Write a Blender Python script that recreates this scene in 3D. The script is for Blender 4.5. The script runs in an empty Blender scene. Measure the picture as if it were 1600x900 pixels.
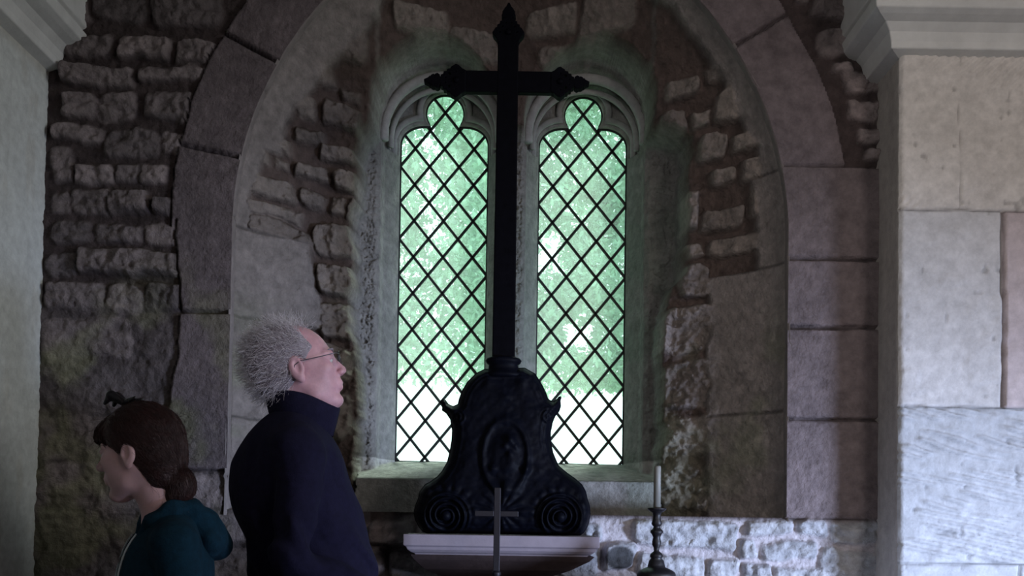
import bpy, bmesh, math, random
import numpy as np
from mathutils import Vector, Matrix
random.seed(7); RNG = np.random.default_rng(7)
SC = bpy.context.scene; COL = SC.collection

# ------------------------------------------------------------------ camera
FPX = 1400.; PIT = math.radians(1.5); ROL = math.radians(.86); SHY = .205
CAMP = np.array([0, 0, 1.25])
_r = np.array([1., 0, 0]); _u = np.array([0, -math.sin(PIT), math.cos(PIT)]); BK = np.array([0, -math.cos(PIT), -math.sin(PIT)])
RX = math.cos(ROL)*_r + math.sin(ROL)*_u; UX = -math.sin(ROL)*_r + math.cos(ROL)*_u
cd = bpy.data.cameras.new('camera'); cam = bpy.data.objects.new('camera', cd); COL.objects.link(cam)
cd.sensor_width = 36; cd.lens = 36*FPX/1600; cd.shift_y = SHY; cd.clip_start = .05; cd.clip_end = 200
M = Matrix([[RX[i], UX[i], BK[i], CAMP[i]] for i in range(3)] + [[0, 0, 0, 1]])
cam.matrix_world = M; SC.camera = cam
def P(x, y, Y):                      # a photo reading turned into a measurement on the vertical plane at distance Y
    d = (x-800)/FPX*RX + (450-y+SHY*1600)/FPX*UX - BK
    return CAMP + d*(Y/d[1])

# ------------------------------------------------------------------ world, lights, exposure
SC.view_settings.view_transform = 'Standard'; SC.view_settings.look = 'None'
SC.view_settings.exposure = 0.0; SC.view_settings.gamma = 1; SC.view_settings.use_curve_mapping = False
W = bpy.data.worlds.new('sky'); SC.world = W; W.use_nodes = True
bg = W.node_tree.nodes['Background']; bg.inputs[0].default_value = (.86, .97, 1, 1); bg.inputs[1].default_value = 3.2
def area(name, loc, target, sx, sy, power, col, spread=180):
    l = bpy.data.lights.new(name, 'AREA'); l.shape = 'RECTANGLE'; l.size = sx; l.size_y = sy; l.energy = power; l.color = col
    l.spread = math.radians(spread)
    o = bpy.data.objects.new(name, l); COL.objects.link(o); o.location = loc
    o.rotation_euler = (Vector(target)-Vector(loc)).to_track_quat('-Z', 'Y').to_euler(); return o
area('door_daylight', (3.9, .35, .62), (1.0, 3.1, .62), .75, .8, 36, (.58, .70, 1), 50)
area('nave_fill', (2.9, -2.0, 2.5), (1.7, 3.0, 1.9), 1.0, 1.2, 12, (1, .89, .85), 80)  # unseen fill added behind the viewer to lift the whole interior
area('west_fill', (-1.2, -2.2, 2.4), (1.5, 3.0, 2.3), 1.0, 1.2, 4.5, (1, .95, .93), 50)  # added fill, brightens impost side and pier return; no window there
area('south_fill', (2.7, 1.3, 2.7), (-1.7, 2.95, 2.1), .8, 1.0, 4.3, (.97, 1, 1), 56)  # added lamp that brightens the left wall; no opening behind it
sd = bpy.data.lights.new('sun', 'SUN'); sd.energy = 6.0; sd.angle = .2; sd.color = (1, .97, .88)
so = bpy.data.objects.new('sun', sd); COL.objects.link(so); so.rotation_euler = (math.radians(38), 0, math.radians(150)); so.location = (0, 8, 12)

# ------------------------------------------------------------------ noise
def _h(i, j, k, s):
    n = (i*374761393 + j*668265263 + k*2147483647 + s*974711) & 0xffffffff
    n = ((n ^ (n >> 13))*1274126177) & 0xffffffff
    n = ((n ^ (n >> 16))*2246822519) & 0xffffffff
    return ((n ^ (n >> 15)) & 0xffffff)/float(0xffffff)*2-1
def vnoise(x, y, z=0., s=0):
    x, y, z = np.broadcast_arrays(np.asarray(x, float), np.asarray(y, float), np.asarray(z, float))
    i = np.floor(x).astype(np.int64); j = np.floor(y).astype(np.int64); k = np.floor(z).astype(np.int64)
    a, b, c = x-i, y-j, z-k
    a = a*a*(3-2*a); b = b*b*(3-2*b); c = c*c*(3-2*c)
    r = 0
    for di, wa in ((0, 1-a), (1, a)):
        for dj, wb in ((0, 1-b), (1, b)):
            for dk, wc in ((0, 1-c), (1, c)):
                r = r + wa*wb*wc*_h(i+di, j+dj, k+dk, s)
    return r
def fbm(x, y, z=0., o=4, s=0):
    r = 0; a = 1.; t = 0
    for q in range(o):
        r = r + a*vnoise(x*2**q, y*2**q, z*2.**q, s+q*17); t += a; a *= .5
    return r/t
def sstep(a, b, x):
    t = np.clip((x-a)/(b-a), 0, 1); return t*t*(3-2*t)

# ------------------------------------------------------------------ mesh helpers
ORG = {}
def tagp(o, label=None, cat=None, group=None, kind=None):
    if label: o['label'] = label
    if cat: o['category'] = cat
    if group: o['group'] = group
    if kind: o['kind'] = kind
    return o
def thing(name, label, cat, loc, group=None):
    o = bpy.data.objects.new(name, None); COL.objects.link(o); o.location = loc; o.empty_display_size = .05
    ORG[o.name] = np.array(loc, float); return tagp(o, label, cat, group)
def mk(name, V, F, mat, parent=None, smooth=True, col=None, loc=None, kind=None):
    V = np.asarray(V, float)
    org = ORG[parent.name] if parent is not None else (np.array(loc, float) if loc is not None else np.zeros(3))
    me = bpy.data.meshes.new(name)
    V = V - org
    if isinstance(F, np.ndarray):
        nf, k = F.shape
        me.vertices.add(len(V)); me.vertices.foreach_set('co', V.ravel())
        me.loops.add(nf*k); me.loops.foreach_set('vertex_index', F.ravel().astype(np.int32))
        me.polygons.add(nf); me.polygons.foreach_set('loop_start', (np.arange(nf)*k).astype(np.int32))
        try: me.polygons.foreach_set('loop_total', np.full(nf, k, np.int32))
        except Exception: pass
        me.update(calc_edges=True)
    else:
        me.from_pydata([tuple(v) for v in V], [], [tuple(int(i) for i in f) for f in F])
    me.validate(); me.update()
    me.polygons.foreach_set('use_smooth', [smooth]*len(me.polygons))
    if col is not None:
        ca = me.color_attributes.new('Col', 'FLOAT_COLOR', 'POINT')
        c4 = np.ones((len(V), 4)); c4[:, :3] = col; ca.data.foreach_set('color', c4.ravel())
    me.materials.append(mat)
    o = bpy.data.objects.new(name, me); COL.objects.link(o); ORG[o.name] = org
    if parent is not None: o.parent = parent
    elif loc is not None: o.location = loc
    if kind: o['kind'] = kind
    return o
def bevel(o, w=.004, seg=2):
    m = o.modifiers.new('bevel', 'BEVEL'); m.width = w; m.segments = seg; m.limit_method = 'ANGLE'; m.angle_limit = .6; return o
def box(x0, x1, y0, y1, z0, z1):
    V = [(x, y, z) for x in (x0, x1) for y in (y0, y1) for z in (z0, z1)]
    return np.array(V), [(0, 1, 3, 2), (4, 6, 7, 5), (0, 4, 5, 1), (2, 3, 7, 6), (0, 2, 6, 4), (1, 5, 7, 3)]
def join(parts):
    V = []; F = []; n = 0
    for v, f in parts:
        V.append(np.asarray(v, float)); F += [tuple(int(i)+n for i in q) for q in f]; n += len(v)
    return np.vstack(V), F
def tube(pts, r, n=8, caps=True):
    pts = [Vector(p) for p in pts]; m = len(pts)
    rs = r if hasattr(r, '__len__') else [r]*m
    V = []; F = []; up = Vector((.13, .21, 1)).normalized()
    for i, p in enumerate(pts):
        t = (pts[min(i+1, m-1)]-pts[max(i-1, 0)]).normalized()
        a = t.cross(up)
        if a.length < .05: a = t.cross(Vector((1, 0, 0)))
        a.normalize(); b = t.cross(a)
        for k in range(n):
            q = 2*math.pi*k/n; V.append(p+(a*math.cos(q)+b*math.sin(q))*rs[i])
    for i in range(m-1):
        for k in range(n):
            F.append((i*n+k, i*n+(k+1) % n, (i+1)*n+(k+1) % n, (i+1)*n+k))
    if caps: F += [tuple(range(n-1, -1, -1)), tuple((m-1)*n+k for k in range(n))]
    return np.array([tuple(v) for v in V]), F
def lathe(cx, cy, prof, n=32):
    V = []; F = []
    for r, z in prof:
        for k in range(n): V.append((cx+r*math.cos(2*math.pi*k/n), cy+r*math.sin(2*math.pi*k/n), z))
    for i in range(len(prof)-1):
        for k in range(n): F.append((i*n+k, i*n+(k+1) % n, (i+1)*n+(k+1) % n, (i+1)*n+k))
    F += [tuple(range(n-1, -1, -1)), tuple((len(prof)-1)*n+k for k in range(n))]
    return np.array(V), F
def gridf(nx, nz):
    i = np.arange(nx-1)[None, :] + np.arange(nz-1)[:, None]*nx
    i = i.ravel(); return np.stack([i, i+1, i+nx+1, i+nx], 1)
def hfield(x0, x1, z0, z1, st, yfn, hole=None, cfn=None):
    """relief surface facing -Y, grid snapped to the edge of the hole"""
    nx = int(round((x1-x0)/st))+1; nz = int(round((z1-z0)/st))+1
    X, Z = np.meshgrid(np.linspace(x0, x1, nx), np.linspace(z0, z1, nz)); X = X.ravel(); Z = Z.ravel()
    F = gridf(nx, nz)
    if hole is not None:
        d = hole(X, Z); keep = d[F].mean(1) > 0
        kc = np.zeros(len(X), int); tc = np.zeros(len(X), int)
        np.add.at(kc, F[keep].ravel(), 1); np.add.at(tc, F.ravel(), 1)
        bd = (kc > 0) & (kc < tc) & (np.abs(d) < 1.6*st)
        e = 1e-4
        for _ in range(2):
            dd = hole(X, Z); gx = (hole(X+e, Z)-dd)/e; gz = (hole(X, Z+e)-dd)/e
            L = np.maximum(gx*gx+gz*gz, .2)
            X = np.where(bd, X-dd*gx/L, X); Z = np.where(bd, Z-dd*gz/L, Z)
        F = F[keep]
    Y = yfn(X, Z); C = cfn(X, Z) if cfn else None
    used = np.unique(F); mp = np.full(len(X), -1); mp[used] = np.arange(len(used))
    return np.stack([X, Y, Z], 1)[used], mp[F], (C[used] if C is not None else None)
def surfnets(f, lo, hi, st):
    lo = np.array(lo, float); n = np.ceil((np.array(hi)-lo)/st).astype(int)+1
    ax = [lo[i]+st*np.arange(n[i]) for i in range(3)]
    X, Y, Z = np.meshgrid(*ax, indexing='ij')
    v = f(np.stack([X.ravel(), Y.ravel(), Z.ravel()], 1)).reshape(n)
    s = v < 0; c = np.zeros(n-1, int); acc = np.zeros(tuple(n-1)+(3,)); cnt = np.zeros(n-1)
    off = [(a, b, d) for a in (0, 1) for b in (0, 1) for d in (0, 1)]
    sl = lambda o: tuple(slice(o[i], n[i]-1+o[i]) for i in range(3))
    for a in off:
        for k in range(3):
            if a[k]: continue
            b = list(a); b[k] = 1; va, vb = v[sl(a)], v[sl(b)]
            m = (va < 0) != (vb < 0); t = np.where(m, va/np.where(m, va-vb, 1), 0)
            p = np.zeros(tuple(n-1)+(3,)); p[...] = a; p[..., k] = t
            acc += p*m[..., None]; cnt += m
    act = cnt > 0; idx = np.full(tuple(n-1), -1); idx[act] = np.arange(act.sum())
    g = np.stack(np.nonzero(act), 1)
    V = lo+st*(g+acc[act]/cnt[act][:, None]); F = []
    for k in range(3):
        a1, a2 = (k+1) % 3, (k+2) % 3
        e = [slice(1, n[i]-1) for i in range(3)]; e[k] = slice(0, n[k]-1)
        A = s[tuple(e)]; e2 = list(e); e2[k] = slice(1, n[k]); B = s[tuple(e2)]
        q = np.stack(np.nonzero(A != B), 1)
        if len(q) == 0: continue
        base = q.copy(); base[:, a1] += 1; base[:, a2] += 1
        quad = []
        for (d1, d2) in ((0, 0), (1, 0), (1, 1), (0, 1)):
            r = base.copy(); r[:, a1] -= d1; r[:, a2] -= d2; quad.append(idx[r[:, 0], r[:, 1], r[:, 2]])
        quad = np.stack(quad, 1); fl = ~A[tuple(q.T)]
        quad[fl] = quad[fl][:, ::-1]; F.append(quad)
    F = np.vstack(F); F = F[(F >= 0).all(1)]
    return V, F
# signed distances
def ell(p, c, r):
    q = p-np.array(c); r = np.array(r, float); k0 = np.linalg.norm(q/r, axis=1); k1 = np.linalg.norm(q/r**2, axis=1)+1e-9
    return k0*(k0-1)/k1
def cap(p, a, b, ra, rb=None, sq=None):
    rb = ra if rb is None else rb
    a = np.array(a, float); b = np.array(b, float); q = p
    if sq is not None: s = np.array(sq); q = p*s; a = a*s; b = b*s
    ab = b-a; t = np.clip(((q-a)@ab)/(ab@ab), 0, 1)
    return np.linalg.norm(q-a-t[:, None]*ab, axis=1)-(ra+(rb-ra)*t)
def smin(a, b, k):
    h = np.clip(.5+.5*(b-a)/k, 0, 1); return b*(1-h)+a*h-k*h*(1-h)
def smax(a, b, k): return -smin(-a, -b, k)
def SU(k, *L):
    r = L[0]
    for x in L[1:]: r = smin(r, x, k)
    return r

# ------------------------------------------------------------------ materials
def mat(name, base=(.5, .5, .5), rough=.7, metal=0, attr=False, var=.0, vscale=20, bump=0, bscale=120, detail=6, spec=.5, sheen=0, sss=0, second=None, dist=.003):
    m = bpy.data.materials.new(name); m.use_nodes = True; nt = m.node_tree; N = nt.nodes; L = nt.links
    b = N['Principled BSDF']; b.inputs['Roughness'].default_value = rough; b.inputs['Metallic'].default_value = metal
    b.inputs['Specular IOR Level'].default_value = spec
    if sheen: b.inputs['Sheen Weight'].default_value = sheen; b.inputs['Sheen Roughness'].default_value = .5
    if sss: b.inputs['Subsurface Weight'].default_value = sss; b.inputs['Subsurface Radius'].default_value = (.01, .004, .002); b.inputs['Subsurface Scale'].default_value = .5
    co = N.new('ShaderNodeTexCoord').outputs['Object']
    if attr:
        a = N.new('ShaderNodeAttribute'); a.attribute_name = 'Col'; src = a.outputs['Color']
    else:
        a = N.new('ShaderNodeRGB'); a.outputs[0].default_value = (*base, 1); src = a.outputs[0]
    if var or second:
        n = N.new('ShaderNodeTexNoise'); n.inputs['Scale'].default_value = vscale; n.inputs['Detail'].default_value = detail; n.inputs['Roughness'].default_value = .65
        L.new(co, n.inputs['Vector'])
        if second:
            r = N.new('ShaderNodeMapRange'); r.inputs[1].default_value = .42; r.inputs[2].default_value = .62; L.new(n.outputs[0], r.inputs[0])
            x = N.new('ShaderNodeMix'); x.data_type = 'RGBA'; L.new(r.outputs[0], x.inputs[0]); L.new(src, x.inputs[6]); x.inputs[7].default_value = (*second, 1); src = x.outputs[2]
        if var:
            r = N.new('ShaderNodeMapRange'); r.inputs[1].default_value = .3; r.inputs[2].default_value = .7; r.inputs[3].default_value = 1-var; r.inputs[4].default_value = 1+var
            L.new(n.outputs[0], r.inputs[0])
            x = N.new('ShaderNodeVectorMath'); x.operation = 'SCALE'; L.new(src, x.inputs[0]); L.new(r.outputs[0], x.inputs['Scale']); src = x.outputs[0]
    L.new(src, b.inputs['Base Color'])
    if bump:
        n = N.new('ShaderNodeTexNoise'); n.inputs['Scale'].default_value = bscale; n.inputs['Detail'].default_value = detail; n.inputs['Roughness'].default_value = .6
        L.new(co, n.inputs['Vector']); q = N.new('ShaderNodeBump'); q.inputs['Strength'].default_value = bump; q.inputs['Distance'].default_value = dist
        L.new(n.outputs[0], q.inputs['Height']); L.new(q.outputs[0], b.inputs['Normal'])
    return m
M_RUB = mat('rubble_stone', attr=True, rough=.92, var=.28, vscale=28, bump=1, bscale=48, dist=.011, spec=.25)
M_DRESS = mat('dressed_stone', attr=True, rough=.9, var=.16, vscale=30, bump=.7, bscale=110, dist=.003, spec=.25)
M_PALE = mat('pale_limestone', base=(.60, .60, .58), rough=.9, var=.10, vscale=9, bump=.5, bscale=90, dist=.002, spec=.25)
M_SHELF = mat('shelf_stone', base=(.30, .26, .30), rough=.8, var=.08, vscale=25, bump=.3, bscale=120, dist=.002, spec=.3)
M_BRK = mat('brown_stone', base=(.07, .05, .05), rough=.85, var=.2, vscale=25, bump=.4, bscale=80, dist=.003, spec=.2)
M_FLOOR = mat('floor_flags', base=(.16, .145, .135), rough=.8, var=.2, vscale=5, bump=.4, bscale=40)
M_CEIL = mat('ceiling_plaster', base=(.3, .29, .28), rough=.9, var=.1, vscale=4, bump=.2, bscale=40)
M_BLACK = mat('blackened_metal', base=(.003, .003, .005), rough=.6, metal=0, var=.3, vscale=40, bump=.25, bscale=60, spec=.03)
M_BASE = mat('dark_bronze', base=(.003, .0035, .007), rough=.5, var=.3, vscale=30, bump=.12, bscale=70, spec=.05)
M_LEAD = mat('lead_came', base=(.012, .014, .014), rough=.55, metal=0, bump=.2, bscale=200, spec=.3)
M_ALTCROSS = mat('altar_cross_metal', base=(.028, .026, .034), rough=.45, metal=.5, var=.15, vscale=60, bump=.15, bscale=90)
M_IRON = mat('black_iron', base=(.010, .009, .012), rough=.45, var=.2, vscale=60, bump=.2, bscale=120, spec=.4)
M_WAX = mat('candle_wax', base=(.20, .20, .18), rough=.5, var=.05, vscale=30, bump=.1, bscale=60, sss=.2)
M_SKIN_M = mat('man_skin', base=(.60, .34, .39), rough=.5, var=.12, vscale=45, bump=.2, bscale=160, dist=.0015, sss=.15)
M_SKIN_W = mat('woman_skin', base=(.66, .41, .41), rough=.5, var=.08, vscale=45, bump=.15, bscale=160, dist=.001, sss=.15)
M_HAIR_M = mat('grey_hair', base=(.30, .26, .30), rough=.8, var=.2, vscale=80, bump=.8, bscale=120, dist=.004)
M_WISP = mat('white_hair_wisps', base=(.62, .57, .62), rough=.7, var=.1, vscale=60)
M_HAIR_W = mat('auburn_hair', base=(.040, .013, .012), rough=.55, var=.35, vscale=60, bump=.8, bscale=90, dist=.004)
M_JACK = mat('navy_fleece', base=(.010, .009, .026), rough=.95, var=.25, vscale=60, bump=.6, bscale=220, dist=.002, spec=.15)
M_TEAL = mat('teal_fleece', base=(.005, .027, .047), rough=.95, var=.3, vscale=50, bump=.7, bscale=160, dist=.003, spec=.2)
M_GREY = mat('grey_lining', base=(.22, .22, .22), rough=.95, var=.1, vscale=60, bump=.5, bscale=200, dist=.002)
M_ZIP = mat('pale_zip', base=(.55, .62, .66), rough=.6, var=.1, vscale=200)
M_DARKCL = mat('dark_cloth', base=(.015, .015, .02), rough=.9, var=.2, vscale=60, bump=.5, bscale=200)
M_SHIRT = mat('white_shirt', base=(.5, .48, .55), rough=.9, bump=.3, bscale=150)
M_SHOE = mat('shoe_leather', base=(.02, .015, .012), rough=.5, bump=.2, bscale=100)
M_SPEC = mat('spectacle_metal', base=(.12, .12, .14), rough=.35, metal=.7, var=.1, vscale=100)
M_EYE = mat('eye_white', base=(.6, .58, .56), rough=.25)
M_LIP = mat('lip', base=(.36, .16, .17), rough=.5, var=.1, vscale=80)
M_CLIP = mat('black_plastic', base=(.008, .007, .009), rough=.3, var=.1, vscale=90)
M_LEAF = None
def leafmat(name, c, t):
    m = bpy.data.materials.new(name); m.use_nodes = True; nt = m.node_tree; N = nt.nodes; L = nt.links
    N.remove(N['Principled BSDF']); out = N['Material Output']
    ob = N.new('ShaderNodeNewGeometry'); rp = N.new('ShaderNodeMapRange'); rp.inputs[3].default_value = .6; rp.inputs[4].default_value = 1.35
    L.new(ob.outputs['Random Per Island'], rp.inputs[0])
    d = N.new('ShaderNodeBsdfDiffuse'); tr = N.new('ShaderNodeBsdfTranslucent'); mx = N.new('ShaderNodeMixShader'); mx.inputs[0].default_value = .5
    for s, cc in ((d, c), (tr, t)):
        v = N.new('ShaderNodeVectorMath'); v.operation = 'SCALE'; v.inputs[0].default_value = cc; L.new(rp.outputs[0], v.inputs['Scale']); L.new(v.outputs[0], s.inputs[0])
    L.new(d.outputs[0], mx.inputs[1]); L.new(tr.outputs[0], mx.inputs[2]); L.new(mx.outputs[0], out.inputs[0]); return m
M_LEAF = leafmat('leaves', (.42, .58, .48), (.44, .62, .46)); M_BARK = mat('bark', base=(.1, .08, .06), rough=.9, var=.3, vscale=20, bump=1, bscale=30)
M_GRASS = mat('grass', base=(.10, .2, .06), rough=.9, var=.3, vscale=6, bump=.6, bscale=50)
def glassmat(name, tint, milky=0):
    m = bpy.data.materials.new(name); m.use_nodes = True; nt = m.node_tree; N = nt.nodes; L = nt.links
    N.remove(N['Principled BSDF']); out = N['Material Output']
    t = N.new('ShaderNodeBsdfTransparent'); g = N.new('ShaderNodeBsdfGlossy'); g.inputs['Roughness'].default_value = .15
    n = N.new('ShaderNodeTexNoise'); n.inputs['Scale'].default_value = 12; n.inputs['Detail'].default_value = 3
    r = N.new('ShaderNodeMapRange'); r.inputs[3].default_value = .9; r.inputs[4].default_value = 1.05; L.new(n.outputs[0], r.inputs[0])
    v = N.new('ShaderNodeVectorMath'); v.operation = 'SCALE'; v.inputs[0].default_value = tint; L.new(r.outputs[0], v.inputs['Scale']); L.new(v.outputs[0], t.inputs[0])
    mx = N.new('ShaderNodeMixShader'); mx.inputs[0].default_value = .06; L.new(t.outputs[0], mx.inputs[1]); L.new(g.outputs[0], mx.inputs[2]); 
    fin = mx.outputs[0]
    if milky:
        tl = N.new('ShaderNodeBsdfTranslucent'); tl.inputs[0].default_value = (.88, 1, .97, 1); m2 = N.new('ShaderNodeMixShader'); m2.inputs[0].default_value = milky
        L.new(fin, m2.inputs[1]); L.new(tl.outputs[0], m2.inputs[2]); fin = m2.outputs[0]
    L.new(fin, out.inputs[0]); return m
M_GLASS = glassmat('old_leaded_glass', (.84, .96, .92), .13); M_LENS = glassmat('spectacle_lens', (.93, .95, .96))  # overexposed outdoor haze put into the window glass as a milky veil

# ------------------------------------------------------------------ setting: measured dimensions
YF = 3.18; YP = 3.0; YB = 3.45; YG = 3.87
XC = -.02; HW = .99; ZS = 2.283; EC = .27; RA = HW+EC; ZL = 1.277
XL = -1.69; XR = 1.291; CEIL = 3.9
def opening(X, Z):                                   # arched recess in the east wall
    ax = np.abs(X-XC)
    d_arc = np.hypot(ax+EC, np.maximum(Z-ZS, 0))-RA
    return np.maximum(d_arc, ZL-Z)
LC = (-.316, .286); LHW = .192; LZ0 = 1.50; LZT = 2.965; LOBZ = 3.021; LOBR = .084
def lancet(X, Z, c):
    q = np.abs(X-c)-LHW
    rr = .10; cx = np.abs(X-c); zc = (LZ0+LZT)/2; hz = (LZT-LZ0)/2
    top = np.hypot(np.maximum(cx-(LHW-rr), 0), np.maximum(Z-(LZT-rr*.82), 0)/.82)-rr
    body = np.where(Z > LZT-rr*.82, top, np.maximum(q, LZ0-Z))
    return np.minimum(body, np.hypot(X-c, Z-LOBZ)-LOBR)
def glz(X, Z): return np.minimum(lancet(X, Z, LC[0]), lancet(X, Z, LC[1]))

def stones(L, Yp):
    R = []
    for s in L:
        a = P(s[0], s[1], Yp); b = P(s[2], s[3], Yp)
        R.append(((a[0]+b[0])/2, (a[2]+b[2])/2, abs(b[0]-a[0])/2, abs(a[2]-b[2])/2, s[4] if len(s) > 4 else .03))
    return R
def hsh(n, k): return (math.sin(n*12.9898+k*78.233)*43758.5453) % 1
def stonefield(X, Z, SL, warp=.020, seed=0, soft=.020):
    h = np.zeros_like(X); mask = np.zeros_like(X); tint = np.zeros_like(X)
    wx = X+warp*fbm(X*11, Z*11, 0, 5, seed+3); wz = Z+warp*fbm(X*11, Z*11, 5, 5, seed+9)
    for n, (cx, cz, hx, hz, hh) in enumerate(SL):
        m = (np.abs(X-cx) < hx+.05) & (np.abs(Z-cz) < hz+.05)
        if not m.any(): continue
        r = (.35+.4*hsh(n, 9))*min(hx, hz); skew = .12*math.sin(n*7.3)
        dx = np.abs(wx[m]-cx+skew*(wz[m]-cz))-(hx+.005-r); dz = np.abs(wz[m]-cz+.08*math.cos(n*3.1)*(wx[m]-cx))-(hz-r)
        d = np.hypot(np.maximum(dx, 0), np.maximum(dz, 0))+np.minimum(np.maximum(dx, dz), 0)-r
        k = sstep(.003, -soft*.6, d); tilt = 1+.5*math.sin(n*5.1)*(X[m]-cx)/hx*.5+.4*math.cos(n*2.3)*(Z[m]-cz)/hz*.5
        hv = hh*k*tilt*(.45+.6*hsh(n, 3)) if seed == 2 and cz > 1.277 else hh*k*tilt
        up = hv > h[m]
        hm = h[m]; hm[up] = hv[up]; h[m] = hm
        mm = mask[m]; mm[up] = k[up]; mask[m] = mm
        tt = tint[m]; tt[up] = hsh(n, seed); tint[m] = tt
    return h, mask, tint
EAST = stones([
 (150,-26,235,40,.04),(240,-26,345,46,.04),(90,-20,140,36),(105,58,178,92),(190,58,268,97,.045),(278,65,332,102),(98,101,210,137,.045),(219,103,322,128,.045),
 (104,145,150,192),(155,143,212,195),(228,140,302,192,.04),(304,148,330,190),(84,198,160,225),(165,203,252,250),(258,205,300,240),(84,232,112,288),(120,256,176,292,.035),(180,258,214,290),(218,256,262,292,.035),
 (86,300,112,338),(118,296,172,338,.04),(175,300,234,338,.045),(243,312,272,342,.04),(84,346,144,382),(150,349,222,382,.04),(228,350,284,385),(122,390,285,434,.045),(72,392,118,434),
 (72,440,165,487),(170,443,225,490),(228,446,285,486,.04),(68,496,205,560),(66,566,206,640),(62,650,210,716),(212,655,360,735),(62,722,150,790),(155,740,250,800),(255,742,352,790),(60,796,170,850),(175,806,290,862),(295,798,400,850),(60,856,150,910),(156,868,270,915),(276,858,400,915),
 (405,812,500,850),(505,812,570,850),(410,856,520,905),(525,856,600,905),
 (575,812,648,856),(655,812,740,850),(745,812,840,850),(845,812,940,842),(610,860,700,905),(705,858,800,905),(945,850,990,892,.045),
 (990,812,1152,858,.030),(1166,812,1238,838,.030),(1246,812,1292,840,.030),(1296,812,1368,850,.02),(998,866,1098,905,.030),(1106,870,1152,905,.030),(1158,842,1182,874,.030),(1192,847,1272,878,.030),(1160,880,1200,912,.030),(1206,884,1290,915,.030),(1280,856,1368,905,.02),(870,850,935,905,.03),
 (1268,-10,1318,35),(1280,42,1345,92),(1300,98,1330,120),(1315,110,1372,148),(1322,156,1372,190),(1338,198,1372,228),(1350,234,1372,258),(1240,-30,1262,10),
 ], YF)
def polar(X, Z): return np.hypot(np.abs(X-XC)+EC, Z-ZS), np.arctan2(Z-ZS, np.abs(X-XC)+EC)
def jang(x, y): a = P(x, y, YF); return math.atan2(a[2]-ZS, abs(a[0]-XC)+EC)
JL = [jang(395, 78), jang(330, 238), 1.22]; JR = [jang(1175, 58), 1.22]
zr = lambda x, y, Y=YF: P(x, y, Y)[2]
QL = [zr(320, 489), zr(320, 735), zr(320, 238)]; QR = [zr(1300, 261), zr(1300, 407), zr(1300, 513), zr(1300, 656)]
GREENL = (.175, .168, .105)
def east(X, Z, want='y'):
    h, m, t = stonefield(X, Z, EAST, seed=2)
    n1 = fbm(X*6, Z*6, 0, 5, 11); n2 = fbm(X*26, Z*26, 0, 4, 5); n3 = fbm(X*60, Z*60, 0, 3, 8); rd = 1-np.abs(fbm(X*18, Z*18, 3, 4, 21))*2
    R, A = polar(X, Z); left = X < XC
    lf = sstep(2.03, 1.95, Z)*(X < -.5)
    wob = .012*fbm(X*8, Z*8, 2, 3, 31)
    ring = (R < RA+.232+wob) & (Z > ZS)
    jw = np.where(left, .20, .40)+wob*2+np.where(left, .02*np.sin(Z*9), 0)
    quoin = (Z <= ZS+.03) & (Z > np.where(left, zr(320, 735), ZL-.0)) & (np.abs(X-XC) < HW+jw)
    quoin = quoin | ((~left) & (Z > ZS-.05) & (Z < QR[0]) & (X > .9))
    ring = ring & ~((~left) & (Z < QR[0]))
    j = np.full_like(X, 9.)
    for a in JL: j = np.where(ring & left, np.minimum(j, np.abs(A-a)*R), j)
    for a in JR: j = np.where(ring & ~left, np.minimum(j, np.abs(A-a)*R), j)
    j = np.where(ring, np.minimum(j, np.abs(R-(RA+.232+wob))), j)
    for z in QL: j = np.where(quoin & left, np.minimum(j, np.abs(Z-z+wob*.3)), j)
    for z in QR: j = np.where(quoin & ~left, np.minimum(j, np.abs(Z-z+wob*.3)), j)
    j = np.where(quoin & left, np.minimum(j, np.abs(np.abs(X-XC)-(HW+jw))), j)
    dress = ring | quoin; g = sstep(.002, .009, j+.002*n2)
    hd = .030*g+.005*n1+.0022*n2-.004*sstep(.35, .7, n1+n2*.5)
    chip = 1-2*np.abs(fbm(X*22+3*n1, Z*30, 6, 4, 23)); hr = h*(1-.5*lf)+m*(1-.6*lf)*(.016*rd*n2+.012*n1+.005*n3+.012*chip)+(1-m)*(.008+.006*n2+.003*n3+.005*chip)+lf*(.012*n1+.006*n2)
    hh = np.where(dress, hd, hr)
    if want == 'y': return YF-hh+.012
    low = sstep(ZL+.0, ZL-.02, Z)
    st = np.stack([.105+.14*t, .088+.115*t, .088+.11*t], -1)*(1+.3*n1+.2*n2)[:, None]
    mo = np.array([.054, .040, .039])*(1+.2*n2)[:, None]
    mc2 = np.maximum(m, lf*.75)
    c = st*mc2[:, None]+mo*(1-mc2)[:, None]
    cd_ = np.array([.150, .122, .127])*(1+.18*n1+.1*n2)[:, None]*(.45+.55*g)[:, None]
    cd_ = np.where((quoin & ~left)[:, None], cd_*np.array([1.06, 1.06, 1.04]), cd_)
    c = np.where(dress[:, None], cd_, c)
    gr = sstep(-.05, .35, fbm(X*5, Z*5, 7, 4, 77))*sstep(2.25, 1.8, Z)*sstep(-.9, -1.1, X)*.75
    c = c*(1-gr[:, None])+np.array(GREENL)*(1+.3*n2)[:, None]*gr[:, None]
    cl = (np.array([.30, .31, .335])+.10*t[:, None])*(1+.3*n2+.1*n1)[:, None]*m[:, None]+(np.array([.42, .395, .42])*(1+.08*n2)[:, None])*(1-m)[:, None]
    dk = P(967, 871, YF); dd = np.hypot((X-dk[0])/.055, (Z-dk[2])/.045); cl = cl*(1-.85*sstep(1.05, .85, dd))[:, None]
    lm = (low*sstep(-.5, -.2, X))[:, None]
    return c*(1-lm)+cl*lm
def mkh(name, args, matl, kind='structure'):
    V, F, C = args; return mk(name, V, F, matl, col=C, kind=kind)
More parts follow.
